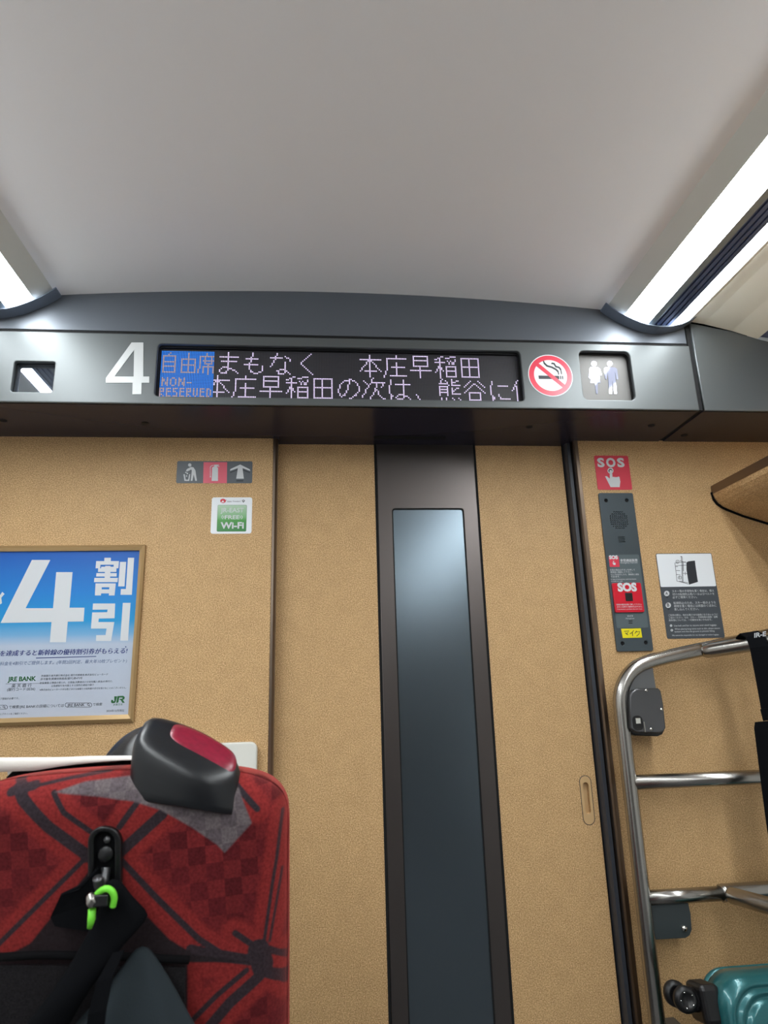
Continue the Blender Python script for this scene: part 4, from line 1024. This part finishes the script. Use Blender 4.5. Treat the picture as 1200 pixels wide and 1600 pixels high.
# ------------------------------------------------------------------ backpack on the coat hook
bk = thing('backpack', (-.22, .82, .46), 'dark backpack hanging by its black strap from the coat hook, lime zip pull', 'backpack')
S = lambda x, y, dy: onseat(x, y, dy)
vw = lambda a, b: (Vector(b) - Vector(a)).normalized()
st = [S(176, 1372, -.034), S(182, 1400, -.034), S(190, 1430, -.034), S(178, 1462, -.038), S(140, 1510, -.046), S(92, 1570, -.056), S(40, 1640, -.06), S(10, 1720, -.05)]
wd = [.016, .030, .060, .084, .088, .092, .098, .08]
wdir = [Vector((1, 0, 0)), Vector((1, 0, 0)), Vector((1, 0, .1)), Vector((.9, 0, .35)), Vector((.85, 0, .5)), Vector((.85, 0, .5)), Vector((.85, 0, .45)), Vector((.9, 0, .3))]
bm = bmesh.new(); R = []
for p_, w_, d_ in zip(st, wd, wdir):
    d_ = d_.normalized()
    R.append([bm.verts.new(p_ + d_ * (w_ / 2 * math.cos(t)) + Vector((0, -1, 0)) * (.010 * math.sin(t))) for t in [2 * math.pi * k / 14 for k in range(14)]])
for A, B in zip(R, R[1:]):
    for k in range(14): bm.faces.new((A[k], A[(k + 1) % 14], B[(k + 1) % 14], B[k]))
bm.faces.new(R[0][::-1]); bm.faces.new(R[-1]); bmesh.ops.recalc_face_normals(bm, faces=bm.faces)
subd(obj('shoulder_strap', bm, M['bagblack'], bk), 1)
lo = [S(152, 1374, -.014), S(138, 1372, -.024), S(124, 1384, -.024), S(112, 1420, -.022), S(120, 1452, -.026), S(160, 1480, -.03)]
obj('carry_loop', ribbon(lo, [.016, .030, .042, .046, .048, .04], [Vector((1, 0, .5)), Vector((.8, 0, .8)), Vector((1, 0, .4)), Vector((1, 0, .3)), Vector((1, 0, -.2)), Vector((.6, 0, -.9))], .004), M['bagblack'], bk)
# body: stacked cross-sections with folds
bm = bmesh.new(); R = []
sec = [((224, 1476), .006, .010), ((224, 1492), .015, .018), ((224, 1520), .030, .032), ((218, 1560), .050, .050), ((210, 1600), .070, .062), ((190, 1660), .105, .075), ((170, 1740), .14, .085), ((160, 1840), .150, .09), ((160, 1960), .148, .088), ((160, 2050), .12, .06)]
for (x, y), hw, dp in sec:
    c_0 = S(x, y, -.022)
    L = []
    for k in range(32):
        t = 2 * math.pi * k / 32
        fold = 1 + .10 * math.cos(5 * t + 1.0) * min(1, hw / .08)
        L.append(bm.verts.new((c_0.x + hw * math.cos(t) * fold, c_0.y - dp * .42 - dp * .40 * math.sin(t) * fold, c_0.z)))
    R.append(L)
for A, B in zip(R, R[1:]):
    for k in range(32): bm.faces.new((A[k], A[(k + 1) % 32], B[(k + 1) % 32], B[k]))
bm.faces.new(R[0][::-1]); bm.faces.new(R[-1]); bmesh.ops.recalc_face_normals(bm, faces=bm.faces)
subd(obj('bag_body', bm, M['bagteal'], bk), 1)
obj('dark_fold', ribbon([S(186, 1486, -.075), S(164, 1530, -.085), S(152, 1580, -.092), S(146, 1640, -.094)], [.012, .016, .018, .018], Vector((1, 0, .2)), .004), M['bagblack'], bk)  # black ribbon stands in for the dark crease of the bag's fold
cd = [S(150, 1399, -.052), S(158, 1391, -.054), S(168, 1388, -.056), S(176, 1393, -.056), S(179, 1403, -.055), S(176, 1416, -.054)]
zp = obj('zip_pull', tube(cd, .0036, 12, smooth_iter=2), M['cord'], bk, True)
obj('cord_end', tube([S(144, 1420, -.054), S(143, 1436, -.055), S(140, 1450, -.055)], [.0040, .0042, .0028], 12), M['cord'], zp, True)
obj('cord_clasp', tube([S(138, 1398, -.054), S(145, 1405, -.056), S(143, 1416, -.056)], [.0035, .0075, .005], 12, smooth_iter=1), M['steel'], zp, True)
obj('clasp_tab', box(*(S(146, 1410, -.058) - Vector((0, .003, .004))), *(S(172, 1401, -.052) + Vector((0, .003, .004))), .001), M['black'], zp)

# ------------------------------------------------------------------ the passenger in that seat
pe = thing('person', (-.262, 1.30, 0), 'person with dark hair sitting in the red seat, only the crown showing', 'person')
def skin_body(name, V_, E_, Rd, material, parent, lv=2, root=0):
    me_ = bpy.data.meshes.new(name); me_.from_pydata([Vector(v) for v in V_], E_, [])
    o = obj(name, me_, material, parent)
    md = o.modifiers.new('skin', 'SKIN'); md.use_smooth_shade = True
    for i, r_ in enumerate(Rd):
        sv = me_.skin_vertices[0].data[i]; sv.radius = (r_, r_) if not isinstance(r_, tuple) else r_; sv.use_root = (i == root)
    s_ = o.modifiers.new('smooth', 'SUBSURF'); s_.levels = lv; s_.render_levels = lv
    return o
hcx = -.262
V_ = [(hcx, 1.31, .54), (hcx, 1.27, .66), (hcx, 1.23, .80), (hcx, 1.19, .89), (hcx, 1.16, .94), (hcx, 1.14, 1.00), (hcx, 1.135, 1.07)]
Rd = [.13, .125, .14, .10, .052, .075, .078]; E_ = [(i, i + 1) for i in range(6)]
for sg in (-1, 1):
    b = len(V_)
    V_ += [(hcx + sg * .09, 1.38, .52), (hcx + sg * .10, 1.76, .52), (hcx + sg * .10, 1.78, .10), (hcx + sg * .10, 1.86, .05)]
    Rd += [.085, .06, .045, .04]; E_ += [(0, b), (b, b + 1), (b + 1, b + 2), (b + 2, b + 3)]
    b = len(V_)
    V_ += [(hcx + sg * .120, 1.20, .85), (hcx + sg * .132, 1.26, .64), (hcx + sg * .09, 1.46, .63), (hcx + sg * .06, 1.53, .628)]
    Rd += [.055, .042, .028, .026]; E_ += [(3, b), (b, b + 1), (b + 1, b + 2), (b + 2, b + 3)]
    h = b + 3
    for f_ in range(5):
        b = len(V_); off = (f_ - 2) * .014 * sg
        ln = (.03, .045, .05, .046, .036)[f_]
        V_ += [(hcx + sg * .06 + off, 1.555, .626), (hcx + sg * .06 + off * 1.3, 1.555 + ln * .6, .622), (hcx + sg * .06 + off * 1.4, 1.555 + ln, .612)]
        Rd += [.010, .009, .008]; E_ += [(h, b), (b, b + 1), (b + 1, b + 2)]
body = skin_body('body', V_, E_, Rd, M['skin'], pe)
obj('jumper', extr([(hcx - .13, 1.16), (hcx + .13, 1.16), (hcx + .15, 1.26), (hcx + .13, 1.41), (hcx - .13, 1.41), (hcx - .15, 1.26)], 'Z', .50, .86), M['jacket'], pe)
for sg in (-1, 1):
    obj('sleeve', tube([(hcx + sg * .085, 1.20, .845), (hcx + sg * .125, 1.21, .82), (hcx + sg * .132, 1.26, .64), (hcx + sg * .085, 1.45, .63)], [.075, .062, .055, .044], 18, smooth_iter=2), M['jacket'], pe, True)
    obj('trouser_leg', tube([(hcx + sg * .06, 1.30, .53), (hcx + sg * .10, 1.74, .525), (hcx + sg * .10, 1.79, .46), (hcx + sg * .10, 1.785, .10)], [.12, .085, .078, .062], 18, smooth_iter=2), M['trousers'], pe, True)
# hair: a cap over the skull with strand relief
bm = bmesh.new(); bmesh.ops.create_uvsphere(bm, u_segments=64, v_segments=32, radius=1)
for v in bm.verts:
    a = math.atan2(v.co.y, v.co.x); st_ = 1 + .012 * math.sin(17 * a + 6 * v.co.z) + .008 * math.sin(31 * a + 2)
    v.co = Vector((hcx + .004 + v.co.x * .090 * st_, 1.135 + v.co.y * .102 * st_, 1.035 + v.co.z * .108 * (1 + .3 * (st_ - 1))))
bmesh.ops.delete(bm, geom=[v for v in bm.verts if v.co.z < .96 or (v.co.y > 1.185 and v.co.z < 1.07)], context='VERTS')
obj('hair', bm, M['hair'], pe, True)
